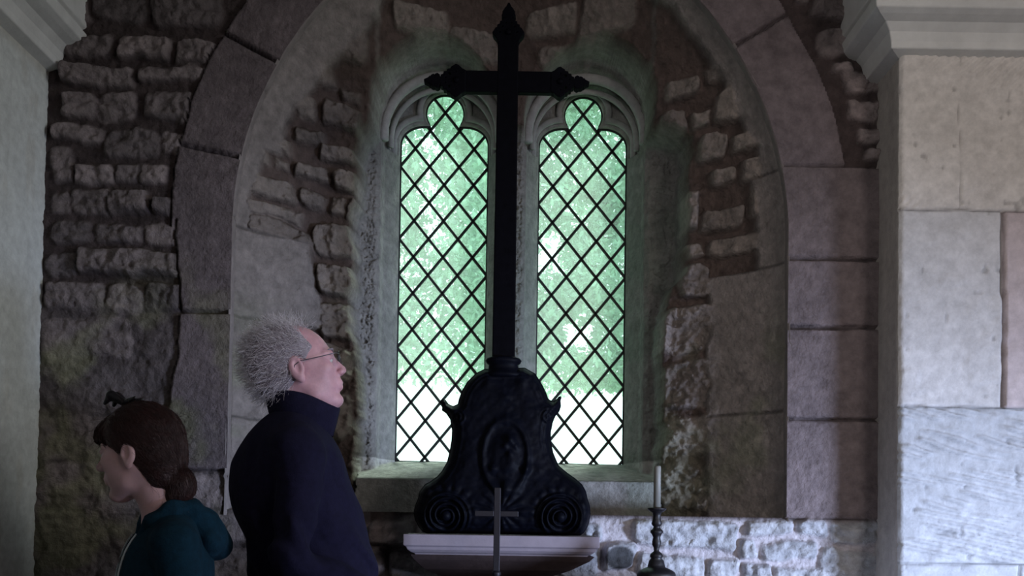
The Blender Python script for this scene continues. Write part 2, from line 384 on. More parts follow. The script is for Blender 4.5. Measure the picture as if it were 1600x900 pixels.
mkh('wall_east', hfield(XL-.05, XR+.02, .0, CEIL, .0065, east, opening, lambda X, Z: east(X, Z, 'c')), M_RUB)

# back of the recess with the two trefoiled lancets
REC = stones([
 (480,60,580,118,.02),(470,128,532,160,.03),(536,150,566,170,.02),(474,172,500,206,.02),(512,168,566,208,.04),(468,214,515,238,.035),(505,228,558,256,.035),
 (400,236,432,260,.035),(405,262,436,284,.02),(444,238,462,264,.03),(442,268,460,284,.02),(470,262,514,290,.035),(520,262,560,298,.045),(410,296,468,334,.035),(472,300,506,334,.035),(514,303,536,338,.02),(540,300,562,342,.03),
 (408,336,472,362,.03),(366,356,486,490,.05),(488,345,560,400,.04),(495,408,548,462,.045),(500,468,550,530,.035),(488,535,545,600,.04),(400,500,480,620,.03),(480,610,545,690,.035),
 (1036,138,1082,168,.03),(1090,135,1135,160,.02),(1030,178,1072,215,.035),(1076,186,1104,214,.035),(1108,162,1152,215,.03),(1085,224,1126,268,.035),(1130,228,1168,264,.03),(1105,276,1140,306,.035),(1145,272,1178,310,.03),(1160,316,1186,362,.035),(1094,332,1154,368,.03),
 (1104,374,1186,410,.035),(1068,300,1092,360,.03),(1072,376,1100,408,.03),(1060,412,1108,470,.035),(1130,440,1226,515,.03),(1130,520,1226,600,.03),(1032,478,1122,552,.04),(1040,560,1130,640,.045),(1136,610,1190,700,.03),(1040,648,1128,716,.04),(1135,706,1226,800,.03),(1030,722,1085,800,.035),(1088,725,1132,802,.035),
 (1196,264,1240,404,.03),(620,20,700,60,.015),(700,36,780,80,.015),(820,10,900,50,.015),(840,56,950,86,.015),(905,5,990,60,.012)], YB)
def interp(z, tab): zz = [a for a, _ in tab]; return np.interp(z, zz, [b for _, b in tab])
def rag(z, left):
    pts = [(100, 598), (180, 585), (230, 566), (300, 562), (350, 552), (420, 556), (470, 548), (540, 556), (600, 562), (700, 556), (800, 556)] if left else \
          [(100, 1012), (200, 1016), (230, 1068), (350, 1066), (430, 1062), (470, 1040), (520, 1028), (600, 1034), (680, 1036), (715, 1030), (800, 1026)]
    T = sorted((P(x, y, 3.52)[2], P(x, y, 3.52)[0]) for y, x in pts); return interp(z, T)
ZSILL = P(800, 750, 3.42)[2]; ZHOOD = P(690, 104, 3.70)[2]
def recess(X, Z, want='y'):
    h, m, t = stonefield(X, Z, REC, warp=.018, seed=5, soft=.03)
    n1 = fbm(X*6, Z*6, 1, 5, 41); n2 = fbm(X*24, Z*24, 1, 4, 45); n3 = fbm(X*60, Z*60, 1, 3, 48); rd = 1-np.abs(fbm(X*14, Z*14, 9, 4, 51))*2
    rag_n = .018*fbm(X*0, Z*16, 4, 4, 3)
    left = X < XC
    e = np.where(left, X-rag(Z, True), rag(Z, False)-X)+rag_n; n_ = 0            # >0 inside the window stonework
    top = (ZHOOD+.02)-Z
    # rubble faces
    a = np.clip((np.abs(X-XC)-.6)/.4, 0, 1)
    ed = -opening(X, Z); ed = np.where(Z < ZL+.45, np.minimum(HW-np.abs(X-XC), 9), ed)
    chp = 1-2*np.abs(fbm(X*26, Z*26, 2, 4, 57)); rg = .012*fbm(X*14, Z*14, 5, 4, 91)
    splay = YF+.022+.30*np.clip(ed/.36, 0, 1)**.72
    z1, z2, z3, z4 = zr(400, 105), zr(400, 218), zr(400, 348), zr(400, 490)
    wl = np.where(Z > z2, .085+.02*np.sin(Z*11), np.where(Z > z3, .030, np.where(Z > z4, .27-.05*sstep(z4, z3, Z), .22)))
    wr = np.where(Z > zr(1200, 262), .040, np.where(Z > zr(1200, 407), .072, .225))
    wd = np.where(left, wl, wr)+rg*1.6
    dr = sstep(.004, -.004, ed-wd)*(1-sstep(ZHOOD+.15, ZHOOD+.5, Z)*.0)
    jj = np.full_like(X, 9.)
    for yy in (261, 407, 640): jj = np.where(left, jj, np.minimum(jj, np.abs(Z-zr(1200, yy)+rg*.5)))
    for yy in (348, 490, 650): jj = np.where(left, np.minimum(jj, np.abs(Z-zr(400, yy)+rg)), jj)
    gj = sstep(.002, .009, jj)
    rub = splay+.040-h-m*(.022*rd*np.maximum(n2+.3, 0)+.014*n1+.010*chp)-.006*n3-.010*n1
    drs = splay-.006*gj-.004*n1-.003*n2-.004*np.maximum(chp, 0)*(Z < z4)
    rlow = (~left)*sstep(2.05, 1.95, Z); rub = rub+rlow*(h*.75+.012*m*np.maximum(chp, 0)-.012)
    yr = rub*(1-dr)+drs*dr
    low = sstep(2.2, 1.9, Z)*(1-dr*.7); yr = yr-low*(.018*rd+.016*n2+.008*chp)
    yr = yr-.02*sstep(-.12, -.01, e)*(1+n2)*(Z < ZHOOD-.1)                              # lip on the ragged edge
    # window stonework
    dg = glz(X, Z)
    cx = np.where(X < (LC[0]+LC[1])/2, LC[0], LC[1])
    env = np.hypot((X-cx)*1.13, np.maximum(Z-(LZT-.10), 0))-.288                # hood order
    yw = 3.715-.05*np.clip((.17-e)/.17, 0, 1)*(e > 0)
    fl = 1-2*np.abs(fbm(X*30+8*n1, Z*16+5*n2, 2, 5, 63)); yw = yw-(.017*fl+.014*rd*np.maximum(n2, 0))*(Z < 2.88)*sstep(.0, .02, dg-.055)-.006*n1-.002*n3
    hood = sstep(-.012, .006, env)
    yw = np.where(Z > LZT-.14, np.where(env < 0, 3.84-.004*n1, yw), yw)
    ch = np.clip(dg/.055, 0, 1); chy = YG-.012-(YG-.012-3.75)*ch**.8
    yw = np.where(dg < .055, np.maximum(chy, yw), yw)
    # trefoil cusp step round the lights in the head
    st2 = sstep(.052, .058, dg)*sstep(.094, .088, dg)*(Z > LZT-.13); yw = yw-.0*st2
    st3 = sstep(-.034, -.028, env)*(Z > LZT-.13); yw = yw-.050*st3
    s = sstep(-.012, .012, e)
    ytop = np.minimum(3.66-.16*sstep(.0, .5, env)-.012*n1-h*.8-.005*n2-.010*rd*np.maximum(n2, 0), yr+.02)
    inw = s*np.maximum(sstep(ZHOOD+.035, ZHOOD+.06, Z)*0, sstep(.0, .008, env)*(Z > LZT-.13))
    kt = np.maximum(sstep(ZHOOD+.035, ZHOOD+.06, Z)*0, sstep(.0, .008, env)*(Z > LZT-.13)); y = yr*(1-s)+(yw*(1-kt)+ytop*kt)*s
    yside = (np.abs(X-XC) < .66)
    # sill: sloping top then an upright front
    ins = (e > .0) | (np.abs(X-XC) < .56)
    k = np.clip((LZ0-Z)/(LZ0-ZSILL), 0, 1)
    ysl = (YG-.012)*(1-k)+3.47*k
    slab = np.where(Z < ZSILL, 3.465-.012*n1-.003*n2, ysl-.008*n2)
    y = np.where((Z < LZ0+.001) & ins, np.minimum(slab, np.where(Z < ZSILL, 9, y if True else 9)), y)
    if want == 'y': return np.clip(y, 3.2, YG-.010)
    st = np.stack([.165+.08*t, .140+.07*t, .128+.06*t], -1)*(1+.2*n1+.12*n2)[:, None]
    mo = np.array([.095, .070, .062])*(1+.2*n2)[:, None]
    c = st*m[:, None]+mo*(1-m)[:, None]
    gr = sstep(0, .4, fbm(X*5, Z*5, 9, 4, 97))*sstep(2.3, 1.7, Z)*.6
    c = c*(1-dr)[:, None]+(np.array([.21, .185, .175])*(1+.15*n1+.15*n2)[:, None]*(.5+.5*gj)[:, None])*dr[:, None]
    c = c*(1-gr[:, None])+np.array([.17, .175, .125])*(1+.2*n2)[:, None]*gr[:, None]
    cw = np.array([.21, .205, .195])*(1+.16*n1+.12*n2)[:, None]
    cw = cw*(1+.45*sstep(LZT-.16, LZT-.10, Z)+1.1*((Z < LZ0+.004) & (Z > ZSILL+.006)))[:, None]  # paler head stone; window light on the sill slope put into its colour
    gw = (sstep(.0, .5, n1+.2)*(X > 0)*sstep(2.9, 2.4, Z))[:, None]*.5
    cw = cw*(1-gw)+np.array([.13, .16, .13])*gw
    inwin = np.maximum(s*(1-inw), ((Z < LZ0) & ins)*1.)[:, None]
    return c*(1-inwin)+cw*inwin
mkh('wall_recess', hfield(XC-HW-.04, XC+HW+.04, ZL-.04, 3.62, .0045, recess, glz, lambda X, Z: recess(X, Z, 'c')), M_RUB)

# intrados / jambs of the arch and the ledge
def strip():
    pts = []
    for z in np.linspace(ZL-.02, ZS, 90): pts.append((-HW, z))
    a1 = math.acos(EC/RA)
    for a in np.linspace(0, a1, 150)[1:]: pts.append((-(RA*math.cos(a)-EC), ZS+RA*math.sin(a)))
    pts += [(-x, z) for x, z in pts[::-1][1:]]
    pts = np.array(pts); s = np.concatenate([[0], np.cumsum(np.hypot(*(pts[1:]-pts[:-1]).T))])
    T = np.gradient(pts, axis=0); T /= np.linalg.norm(T, axis=1)[:, None]; Nn = np.stack([T[:, 1], -T[:, 0]], 1)  # inward
    ys = np.concatenate([[YF-.016, YF-.012, YF-.004], np.linspace(YF+.006, YF+.034, 7)])
    V = []; C = []
    for q, y in enumerate(ys):
        n = fbm(s*6, y*6+0*s, 3, 4, 61); n2 = fbm(s*26, y*26+0*s, 3, 4, 66)
        jt = np.minimum(np.abs((s+.1) % .47-.235), 9); g = sstep(.002, .007, jt)
        rough = sstep(YF+.10, YF+.2, y)
        off = .003*n+.0012*n2+rough*.02*n2*(1+n)-.006*(1-g)-(.008 if q == 0 else 0)
        p = pts+Nn*off[:, None]
        V.append(np.stack([p[:, 0]+XC, np.full(len(p), y), p[:, 1]], 1))
        C.append(np.array([.20, .175, .168])*(1+.12*n+.08*n2)[:, None]*(.75+.25*g)[:, None]*(1-.25*rough))
    m = len(pts); F = gridf(m, len(ys))
    return np.vstack(V), F, np.clip(np.vstack(C), 0, 1)
V, F, C = strip(); mk('trim_1', V, F, M_DRESS, col=C, kind='structure')
def ledge():
    X, Y = np.meshgrid(np.linspace(XC-HW-.01, XC+HW+.01, 330), np.linspace(YF+.006, YB+.12, 50)); X = X.ravel(); Y = Y.ravel()
    Z = ZL-.003+.003*fbm(X*12, Y*12, 0, 4, 3)-.012*sstep(YF, YF-.02, Y)
    return np.stack([X, Y, Z], 1), gridf(330, 50), np.array([.25, .24, .23])*(1+.2*fbm(X*9, Y*9, 0, 4, 5))[:, None]
V, F, C = ledge(); mk('trim_2', V, F, M_DRESS, col=C, kind='structure')
def slabobj(name, *b, m=M_PALE, parent=None, kind='structure', w=.004):
    V, F = box(*b); return bevel(mk(name, V, F, m, parent=parent, smooth=False, kind=kind), w)
slabobj('trim_3', XC-HW-.12, XC+HW+.12, YG+.0, YG+.02, ZL-.1, LZ0-.001, m=M_PALE)

# left chancel wall (runs towards the viewer), its impost and the block above
def vwall(name, X0, ya, yb, z0, z1, st, hfn, sign, cfn, matl):
    ny = int((yb-ya)/st)+1; nz = int((z1-z0)/st)+1
    Yg, Zg = np.meshgrid(np.linspace(ya, yb, ny), np.linspace(z0, z1, nz)); Yg = Yg.ravel(); Zg = Zg.ravel()
    return mk(name, np.stack([X0+sign*hfn(Yg, Zg), Yg, Zg], 1), gridf(ny, nz), matl, col=cfn(Yg, Zg), kind='structure')
def lh(Y, Z):
    g = np.minimum(np.abs(Y-2.955+.004*vnoise(Z*6, 0*Z))*1.0, 9)
    for z in (2.30, 1.62, .95): g = np.minimum(g, np.abs(Z-z+.004*vnoise(Y*9, Z)))
    return .0015*fbm(Y*20, Z*20, 0, 4, 2)+.003*fbm(Y*4, Z*4, 0, 3, 9)-.004*sstep(.007, .0, g)
def lc(Y, Z):
    n = fbm(Y*7, Z*7, 0, 4, 12); st = sstep(2.79, 2.86, Z+.02*n)*.6
    st = np.maximum(st, .25*sstep(.2, .5, fbm(Y*14, Z*5, 2, 4, 19)))
    return (np.array([.56, .58, .56])*(1+.08*n)[:, None])*(1-st[:, None])+np.array([.38, .34, .27])*st[:, None]
vwall('wall_left', XL, .5, YF+.02, 0, 2.90, .0085, lh, 1, lc, M_DRESS)
V, F = box(XL-.3, XL, -2.5, .5, 0, CEIL); mk('wall_left', V, F, M_PALE, smooth=False, kind='structure')
ZI = 2.852
def impost_profile(): return [(0, ZI-.012), (.045, ZI), (.047, ZI+.022), (.056, ZI+.05), (.078, ZI+.072), (.108, ZI+.082), (.130, ZI+.092), (.134, ZI+.128), (.118, ZI+.134), (.118, ZI+.142), (.134, ZI+.15), (.134, CEIL)]
def sweep(path, prof):
    """path: list of (x,y,nx,ny) ; prof: (offset,z)"""
    V = []; n = len(prof)
    for (x, y, nx, ny) in path:
        for o, z in prof: V.append((x+nx*o, y+ny*o, z))
    F = []
    for i in range(len(path)-1):
        for k in range(n-1): F.append((i*n+k, (i+1)*n+k, (i+1)*n+k+1, i*n+k+1))
    return np.array(V), F
V, F = sweep([(XL, y, 1, 0) for y in np.linspace(.5, YF+.03, 40)], impost_profile())
bevel(mk('trim_4', V, F, M_PALE, smooth=False, kind='structure'), .004)

# right pier: coursed ashlar face, narrow return, impost round the corner
PF = []
zj = [zr(1500, y, YP) for y in (330, 637, 881)]; xj1 = P(1497, 200, YP)[0]; xj2 = P(1565, 480, YP)[0]
def pierf(X, Z, want='y'):
    n1 = fbm(X*5, Z*5, 4, 4, 71); n2 = fbm(X*22, Z*22, 4, 4, 73); n3 = fbm(X*50, Z*50, 4, 3, 79)
    w = .004*vnoise(X*14, Z*14, 0, 4)
    g = np.full_like(X, 9.)
    for z in zj+[.85, .4]: g = np.minimum(g, np.abs(Z-z+w))
    g1 = np.where(Z > zj[0], np.abs(X-xj1+w)+.0025, 9.)
    deep = np.where((Z < zj[0]) & (Z > zj[1]), np.abs(X-xj2+w), 9.)
    g4 = np.where(Z < zj[2], np.abs(X-P(1590, 890, YP)[0]+w), 9.)
    g = np.minimum(np.minimum(g, g1), g4)
    blk = (Z < zj[1]) & (Z > zj[2])
    u = Z*math.cos(.22)+(X-1.3)*math.sin(.22)
    tool = np.maximum(np.sin(u*2*math.pi/.028+3*vnoise(X*4, Z*16, 0, 5)), -.2)*sstep(-.3, .1, vnoise(X*7, Z*35, 0, 6))
    u2 = Z*math.cos(.75)-(X-1.3)*math.sin(.75)
    tool2 = np.sin(u2*2*math.pi/.022+2*vnoise(X*7, Z*9, 0, 8))*sstep(.0, .6, vnoise(X*3.5, Z*3.5, 0, 7))
    pits = sstep(.55, .8, fbm(X*38, Z*26, 0, 2, 88))
    h = .012*sstep(.0005, .006, g)+.022*sstep(.003, .009, deep)-.022+.0025*n1+.0012*n2+.0006*n3-.004*pits
    h = h+np.where(blk, .0110*tool+.004*n2, 0)+np.where(Z > zj[0], .0035*tool2, 0)+.004*sstep(.1, .5, fbm(X*9, Z*12, 3, 3, 91))
    h = h-.012*np.exp(-((X-XR)/.006)**2)*(1+.8*n2)                         # worn arris
    if want == 'y': return YP-h
    base = np.stack([.60+0*X, .565+0*X, .53+0*X], -1)
    base = np.where((Z < zj[0])[:, None] & (X < xj2)[:, None], np.array([.55, .54, .54]), base)
    base = np.where(((X > xj2) & (Z < zj[0]) & (Z > zj[1]))[:, None], np.array([.50, .43, .43]), base)
    base = np.where((Z < zj[1])[:, None], np.array([.43, .445, .47]), base)
    jd = np.minimum(sstep(.0, .006, g), sstep(.003, .009, deep))
    return base*(1+.10*n1+.08*n2)[:, None]*(.35+.65*jd)[:, None]*(1-.35*pits)[:, None]
mkh('wall_pier', hfield(XR, 2.5, .7, 2.87, .006, pierf, None, lambda X, Z: pierf(X, Z, 'c')), M_DRESS)
bevel(mk('wall_pier', *box(2.5, 4.25, YP, YP+.3, 0, CEIL), M_PALE, smooth=False, kind='structure'), .004)
mk('wall_pier', *box(XR, 2.5, YP+.001, YP+.3, 0, .7), M_PALE, smooth=False, kind='structure')
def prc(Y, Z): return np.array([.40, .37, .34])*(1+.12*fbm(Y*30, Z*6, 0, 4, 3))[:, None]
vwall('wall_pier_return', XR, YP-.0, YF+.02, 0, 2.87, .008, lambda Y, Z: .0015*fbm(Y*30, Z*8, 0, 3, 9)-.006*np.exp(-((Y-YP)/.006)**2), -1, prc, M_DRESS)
pp = [(XR, y, -1, 0) for y in np.linspace(YF+.03, YP+.02, 8)]+[(XR, YP, -1, -1)]+[(x, YP, 0, -1) for x in (XR+.05, 2., 4.2)]
V, F = sweep(pp, impost_profile()); bevel(mk('trim_5', V, F, M_PALE, smooth=False, kind='structure'), .004)

# shell of the building behind the viewer
mk('floor', *box(XL-.3, 4.3, -2.6, 3.3, -.05, 0), M_FLOOR, smooth=False, kind='structure')
mk('ceiling', *box(XL-.4, 4.4, -2.7, 4.2, CEIL, CEIL+.1), M_CEIL, smooth=False, kind='structure')
mk('wall_back', *box(XL-.3, 4.3, -2.7, -2.6, 0, CEIL), M_PALE, smooth=False, kind='structure')
mk('wall_right', *box(4.25, 4.35, -2.6, 3.3, 0, CEIL), M_PALE, smooth=False, kind='structure')
# thickness of the east wall, seen from outside round the lights
def thick(X0, X1, Z0, Z1, hol):
    P_ = []
    return P_
parts = [box(-2.2, LC[0]-LHW-.05, YG+.0, YG+.25, 0, CEIL), box(LC[1]+LHW+.05, 4.3, YG, YG+.25, 0, CEIL), box(LC[0]+LHW+.03, LC[1]-LHW-.03, YG, YG+.25, 0, CEIL),
         box(LC[0]-LHW-.05, LC[1]+LHW+.05, YG, YG+.25, 0, LZ0-.02), box(LC[0]-LHW-.05, LC[1]+LHW+.05, YG+.06, YG+.25, LOBZ+.22, CEIL)]
V, F = join(parts); mk('wall_east_outer', V, F, M_PALE, smooth=False, kind='structure')

# leaded lights
def outline(c, n=28, grow=0.):
    L = []; LHW = .192+grow; LZT = 2.965+grow; LOBR = .084+grow
    z0 = LZ0-grow; rr = .10+grow; L += [(c-LHW, z0)]
    zt = LZT-rr*.82; zn = math.sqrt(max(LOBR**2-.061**2, 0))
    for a in np.linspace(math.pi, math.pi/2, 10):
        L.append((c-(LHW-rr)+rr*math.cos(a), zt+.82*rr*math.sin(a)))
    dz = LZT-LOBZ; hx = math.sqrt(LOBR**2-dz**2); a0 = math.atan2(dz, -hx); a1 = math.atan2(dz, hx)
    a0 = a0+2*math.pi if a0 < 0 else a0
    for a in np.linspace(a0, a1, n): L.append((c+LOBR*math.cos(a), LOBZ+LOBR*math.sin(a)))
    for a in np.linspace(math.pi/2, 0, 10): L.append((c+(LHW-rr)+rr*math.cos(a), zt+.82*rr*math.sin(a)))
    L.append((c+LHW, z0)); return L
def extrude(poly, y0, y1):
    n = len(poly); V = [(x, y0, z) for x, z in poly]+[(x, y1, z) for x, z in poly]
    F = [tuple(range(n)), tuple(range(2*n-1, n-1, -1))]+[(i, i+n, (i+1) % n+n, (i+1) % n) for i in range(n)]
    return np.array(V), F
DX = 46.3*YG/FPX; DZ = 57.4*YG/FPX; zc0 = P(696, 233, YG)[2]
for wi, c in enumerate(LC):
    r_ = thing('window_%d' % (wi+1), None, None, (c, YG, LZ0)); r_['kind'] = 'structure'
    V, F = extrude(outline(c, grow=.012), YG+.001, YG+.004); g = mk('pane', V, F, M_GLASS, parent=r_, smooth=False)
    bars = []
    for sgn in (1, -1):
        for k in range(-16, 18):
            t = np.linspace(-1.2, 1.4, 1300); X = c+sgn*t*DX/DZ; Z = zc0-.55+t+k*DZ+(.55//DZ)*0
            Z = zc0+t+k*DZ; 
            ins = lancet(X, Z, c) < .004; i = 0
            while i < len(t):
                if ins[i]:
                    j2 = i
                    while j2+1 < len(t) and ins[j2+1]: j2 += 1
                    if j2-i > 6:
                        a = Vector((X[i], YG-.004, Z[i])); b = Vector((X[j2], YG-.004, Z[j2])); d = (b-a).normalized(); nn = Vector((-d.z, 0, d.x))*.0066; yv = Vector((0, .004, 0))
                        vs = [p+s1*nn+s2*yv for p in (a, b) for s1, s2 in ((-1, .6), (-.6, -1), (.6, -1), (1, .6))]
                        bars.append((np.array([tuple(v) for v in vs]), [(0, 1, 5, 4), (1, 2, 6, 5), (2, 3, 7, 6), (3, 0, 4, 7), (3, 2, 1, 0), (4, 5, 6, 7)]))
                    i = j2+1
                else: i += 1
    V, F = join(bars); mk('lead_lattice', V, F, M_LEAD, parent=r_, smooth=False)
    pts = [(x, YG-.003, z) for x, z in outline(c)]; pts.append(pts[0])
    V, F = tube(pts, .006, 6, False); mk('lead_border', V, F, M_LEAD, parent=r_)

# moulded stone round the heads of the lights: hood roll, inner roll and cusped roll
for c in LC:
    def stonetube(name, pts, rx, sq=1.0):
        V, F = tube(pts, rx, 10); n = fbm(V[:, 0]*30, V[:, 2]*30, V[:, 1]*30, 3, 12)
        V = V+.0015*n[:, None]; mk(name, V, F, M_DRESS, col=np.array([.34, .335, .33])*(1+.12*n)[:, None], kind='structure')
    zsp = LZT-.10
    def archpts(R, Y, zb): return [(c-R, Y, z) for z in np.linspace(zb, zsp, 6)]+[(c-R*math.cos(a), Y, zsp+R*math.sin(a)) for a in np.linspace(0, math.pi, 40)[1:-1]]+[(c+R, Y, z) for z in np.linspace(zsp, zb, 6)]
    stonetube('trim_6', archpts(.243, 3.705, zsp-.03), .021)
    stonetube('trim_7', archpts(.222, 3.775, zsp-.03), .012)
    ol = outline(c, grow=.024)[1:-1]
    stonetube('trim_8', [(x, 3.832, z) for x, z in [(ol[0][0], ol[0][1]-.06)]+ol+[(ol[-1][0], ol[-1][1]-.06)]], .014)

# ------------------------------------------------------------------ outside
mk('ground', *box(-30, 30, 4.2, 60, -.6, -.5), M_GRASS, smooth=False, kind='structure')
def tree(label, x, y, zb, zt, rx, ry, n, seed, trunkx, ls=.075):
    R = np.random.default_rng(seed); t = thing('tree', label, 'tree', (trunkx, y, -.5), 'trees beyond the window')
    nc = 420; cl = np.stack([R.uniform(-rx, rx, nc), R.uniform(-ry, ry, nc), R.uniform(0, 1, nc)], 1)
    edge = .09*np.sin(cl[:, 0]*2.3+seed)+.06*np.sin(cl[:, 0]*7)
    cz = zb+edge+.05+cl[:, 2]*(zt-zb-.4)
    i = R.integers(0, nc, n); p = np.stack([x+cl[i, 0], y+cl[i, 1], cz[i]], 1)+R.normal(0, 1, (n, 3))*np.array([.36, .3, .26])
    p[:, 2] = np.maximum(p[:, 2], zb+edge[i]+.05*R.normal(size=n)) 
    gapn = fbm(p[:, 0]*1.7, p[:, 2]*1.7, seed, 3, seed); p = p[(gapn > -.36) | (p[:, 2] < zb+.6)]; n = len(p)
    d = R.normal(size=(n, 3)); d[:, 2] -= .5; d /= np.linalg.norm(d, axis=1)[:, None]; e = np.cross(d, R.normal(size=(n, 3))); e /= np.linalg.norm(e, axis=1)[:, None]
    nn = np.cross(d, e); s = ls*R.uniform(.6, 1.5, n)[:, None]
    V = np.stack([p-d*s, p+e*s*.5+nn*s*.12, p+d*s, p-e*s*.5+nn*s*.12], 1).reshape(-1, 3); F = np.arange(4*n).reshape(n, 4)
    F = np.vstack([F[:, [0, 1, 2]], F[:, [0, 2, 3]]])
    mk('foliage', V, F, M_LEAF, parent=t, smooth=False)
    br = [tube([(trunkx, y, -.5), (trunkx+.05, y, 1.5), (trunkx+.1, y, zb+1), (trunkx+.2, y, zt-1)], [.22, .18, .14, .05], 10)]
    for q in range(7):
        z = zb+.9+q*.45; br.append(tube([(trunkx+.1, y, z), (x+R.uniform(-.6, .6)*rx, y+R.uniform(-.4, .4), z+.5), (x+R.uniform(-1, 1)*rx, y, z+.9)], [.06, .04, .015], 6))
    V, F = join(br); mk('trunk', V, F, M_BARK, parent=t)
tree('leafy green tree seen through the left lancet window', -3.2, 12, 3.15, 9.2, 3.0, .7, 70000, 3, -4.4, .05)
tree('leafy green tree seen through the right lancet window', 2.9, 16, 3.70, 12, 3.6, .7, 110000, 5, 5.5, .06)

# ------------------------------------------------------------------ tall cross on its ornate base
ZSH = 1.2035; YC = 3.03
def polysdf(X, Z, poly):
    poly = np.array(poly); d = np.full(X.shape, 1e9); ins = np.zeros(X.shape, bool); n = len(poly)
    for i in range(n):
        a, b = poly[i], poly[(i+1) % n]; e = b-a; wx, wz = X-a[0], Z-a[1]
        t = np.clip((wx*e[0]+wz*e[1])/(e@e+1e-12), 0, 1); d = np.minimum(d, np.hypot(wx-t*e[0], wz-t*e[1]))
        c = ((a[1] > Z) != (b[1] > Z)) & (X < e[0]*(Z-a[1])/(b[1]-a[1]+1e-12)+a[0]); ins ^= c
    return np.where(ins, -d, d)
def curveplate(name, polys, y, th, m, parent, bev=.003):
    cu = bpy.data.curves.new(name, 'CURVE'); cu.dimensions = '2D'; cu.fill_mode = 'BOTH'; cu.extrude = th/2-bev; cu.bevel_depth = bev; cu.bevel_resolution = 1
    for pl in polys:
        s = cu.splines.new('POLY'); s.points.add(len(pl)-1)
        for i, (x, z) in enumerate(pl): s.points[i].co = (x, z, 0, 1)
        s.use_cyclic_u = True
    tmp = bpy.data.objects.new('tmp', cu); COL.objects.link(tmp); dg = bpy.context.evaluated_depsgraph_get()
    me = bpy.data.meshes.new_from_object(tmp.evaluated_get(dg)); bpy.data.objects.remove(tmp)
    V = np.array([tuple(v.co) for v in me.vertices]); F = [tuple(p.vertices) for p in me.polygons]; bpy.data.meshes.remove(me)
    V = np.stack([V[:, 0], y+V[:, 2], V[:, 1]], 1)
    return mk(name, V, F, m, parent=parent, smooth=False)
def px(x, y, Y=YC): a = P(x, y, Y); return (a[0], a[2])
crs = thing('altar_crucifix', 'tall black cross with pierced trefoil ends on a carved bell-shaped base, on the stone shelf', 'cross', (-.03, YC+.01, ZSH))
XS = px(792, 100)[0]; ZT = px(792, 62)[1]; ZARM = px(792, 130)[1]; ZBC = px(788, 578)[1]
# shaft with a slight taper
hw_t = 16.3*YC/FPX; hw_b = 18.0*YC/FPX; XB = px(788.5, 560)[0]; XM = (XS+XB)/2
V, F = extrude([(XM-hw_b, ZBC-.02), (XM-hw_t, ZT), (XM+hw_t, ZT), (XM+hw_b, ZBC-.02)], YC-.016, YC+.016); bevel(mk('shaft', V, F, M_BLACK, parent=crs, smooth=False), .004)
ah = 17*YC/FPX
V, F = extrude([(XM-.195, ZARM-ah), (XM-.195, ZARM+ah), (XM+.195, ZARM+ah), (XM+.195, ZARM-ah)], YC-.0145, YC+.0145); bevel(mk('cross_arm', V, F, M_BLACK, parent=crs, smooth=False), .004)
k = YC/FPX
# end terminal drawn along +u from its root, half widths in photo pixels
TH = [(-2, 17), (4, 20), (10, 25.5), (14, 27), (17.5, 24.5), (21, 22.5), (22, 19.5), (27, 18.5), (28.5, 14.5), (33, 14), (34, 10), (38, 8.5), (38.5, 4.5), (41, 4.5), (42, 9), (45, 11), (48, 9.8), (49, 7), (51.5, 9.5), (54.5, 8), (56, 5.2), (57.5, 6), (60, 3.4), (66, .6)]
def terminal(name, cx, cz, ux, uz, sc=1.):
    vx, vz = -uz, ux
    pl = [(cx+(u*ux+w*vx)*k*sc, cz+(u*uz+w*vz)*k*sc) for u, w in TH]+[(cx+(u*ux-w*vx)*k*sc, cz+(u*uz-w*vz)*k*sc) for u, w in TH[::-1]]
    hs = []
    for (u, w, r) in ((14, 15, 2.8), (24, 11, 2.6), (31, 4.6, 2.3)):
        for s in (1, -1):
            hs.append([(cx+((u+r*math.cos(a))*ux+(s*w+r*math.sin(a))*vx)*k*sc, cz+((u+r*math.cos(a))*uz+(s*w+r*math.sin(a))*vz)*k*sc) for a in np.linspace(0, 2*math.pi, 10)[:-1]])
    o = curveplate(name, [pl]+hs, YC, .034, M_BLACK, crs)
    # raised boss in the middle
    V, F = lathe(0, 0, [(.001, 0), (.010, .001), (.011, .004), (.007, .008), (.001, .009)], 16)
    cxx, czz = cx+12*ux*k, cz+12*uz*k
    V = np.stack([cxx+V[:, 0], YC-.016-V[:, 2], czz+V[:, 1]], 1); mk('boss', V, F, M_BLACK, parent=o)
XA = 83*k
terminal('terminal', XM, ZT-4*k, 0, 1, .88)
terminal('terminal', px(725, 130)[0], ZARM, -1, 0, .93)
terminal('terminal', px(863, 130)[0], ZARM, 1, 0, .86)
# collar
V, F = lathe(0, 0, [(.030, 0), (.068, .002), (.072, .012), (.060, .02), (.052, .03), (.050, .045), (.058, .052), (.062, .060), (.056, .068), (.043, .072), (.02, .074)], 40)
V = np.stack([XM+V[:, 0], YC+V[:, 1]*.75, ZBC-.030+V[:, 2]], 1); mk('collar', V, F, M_BASE, parent=crs)
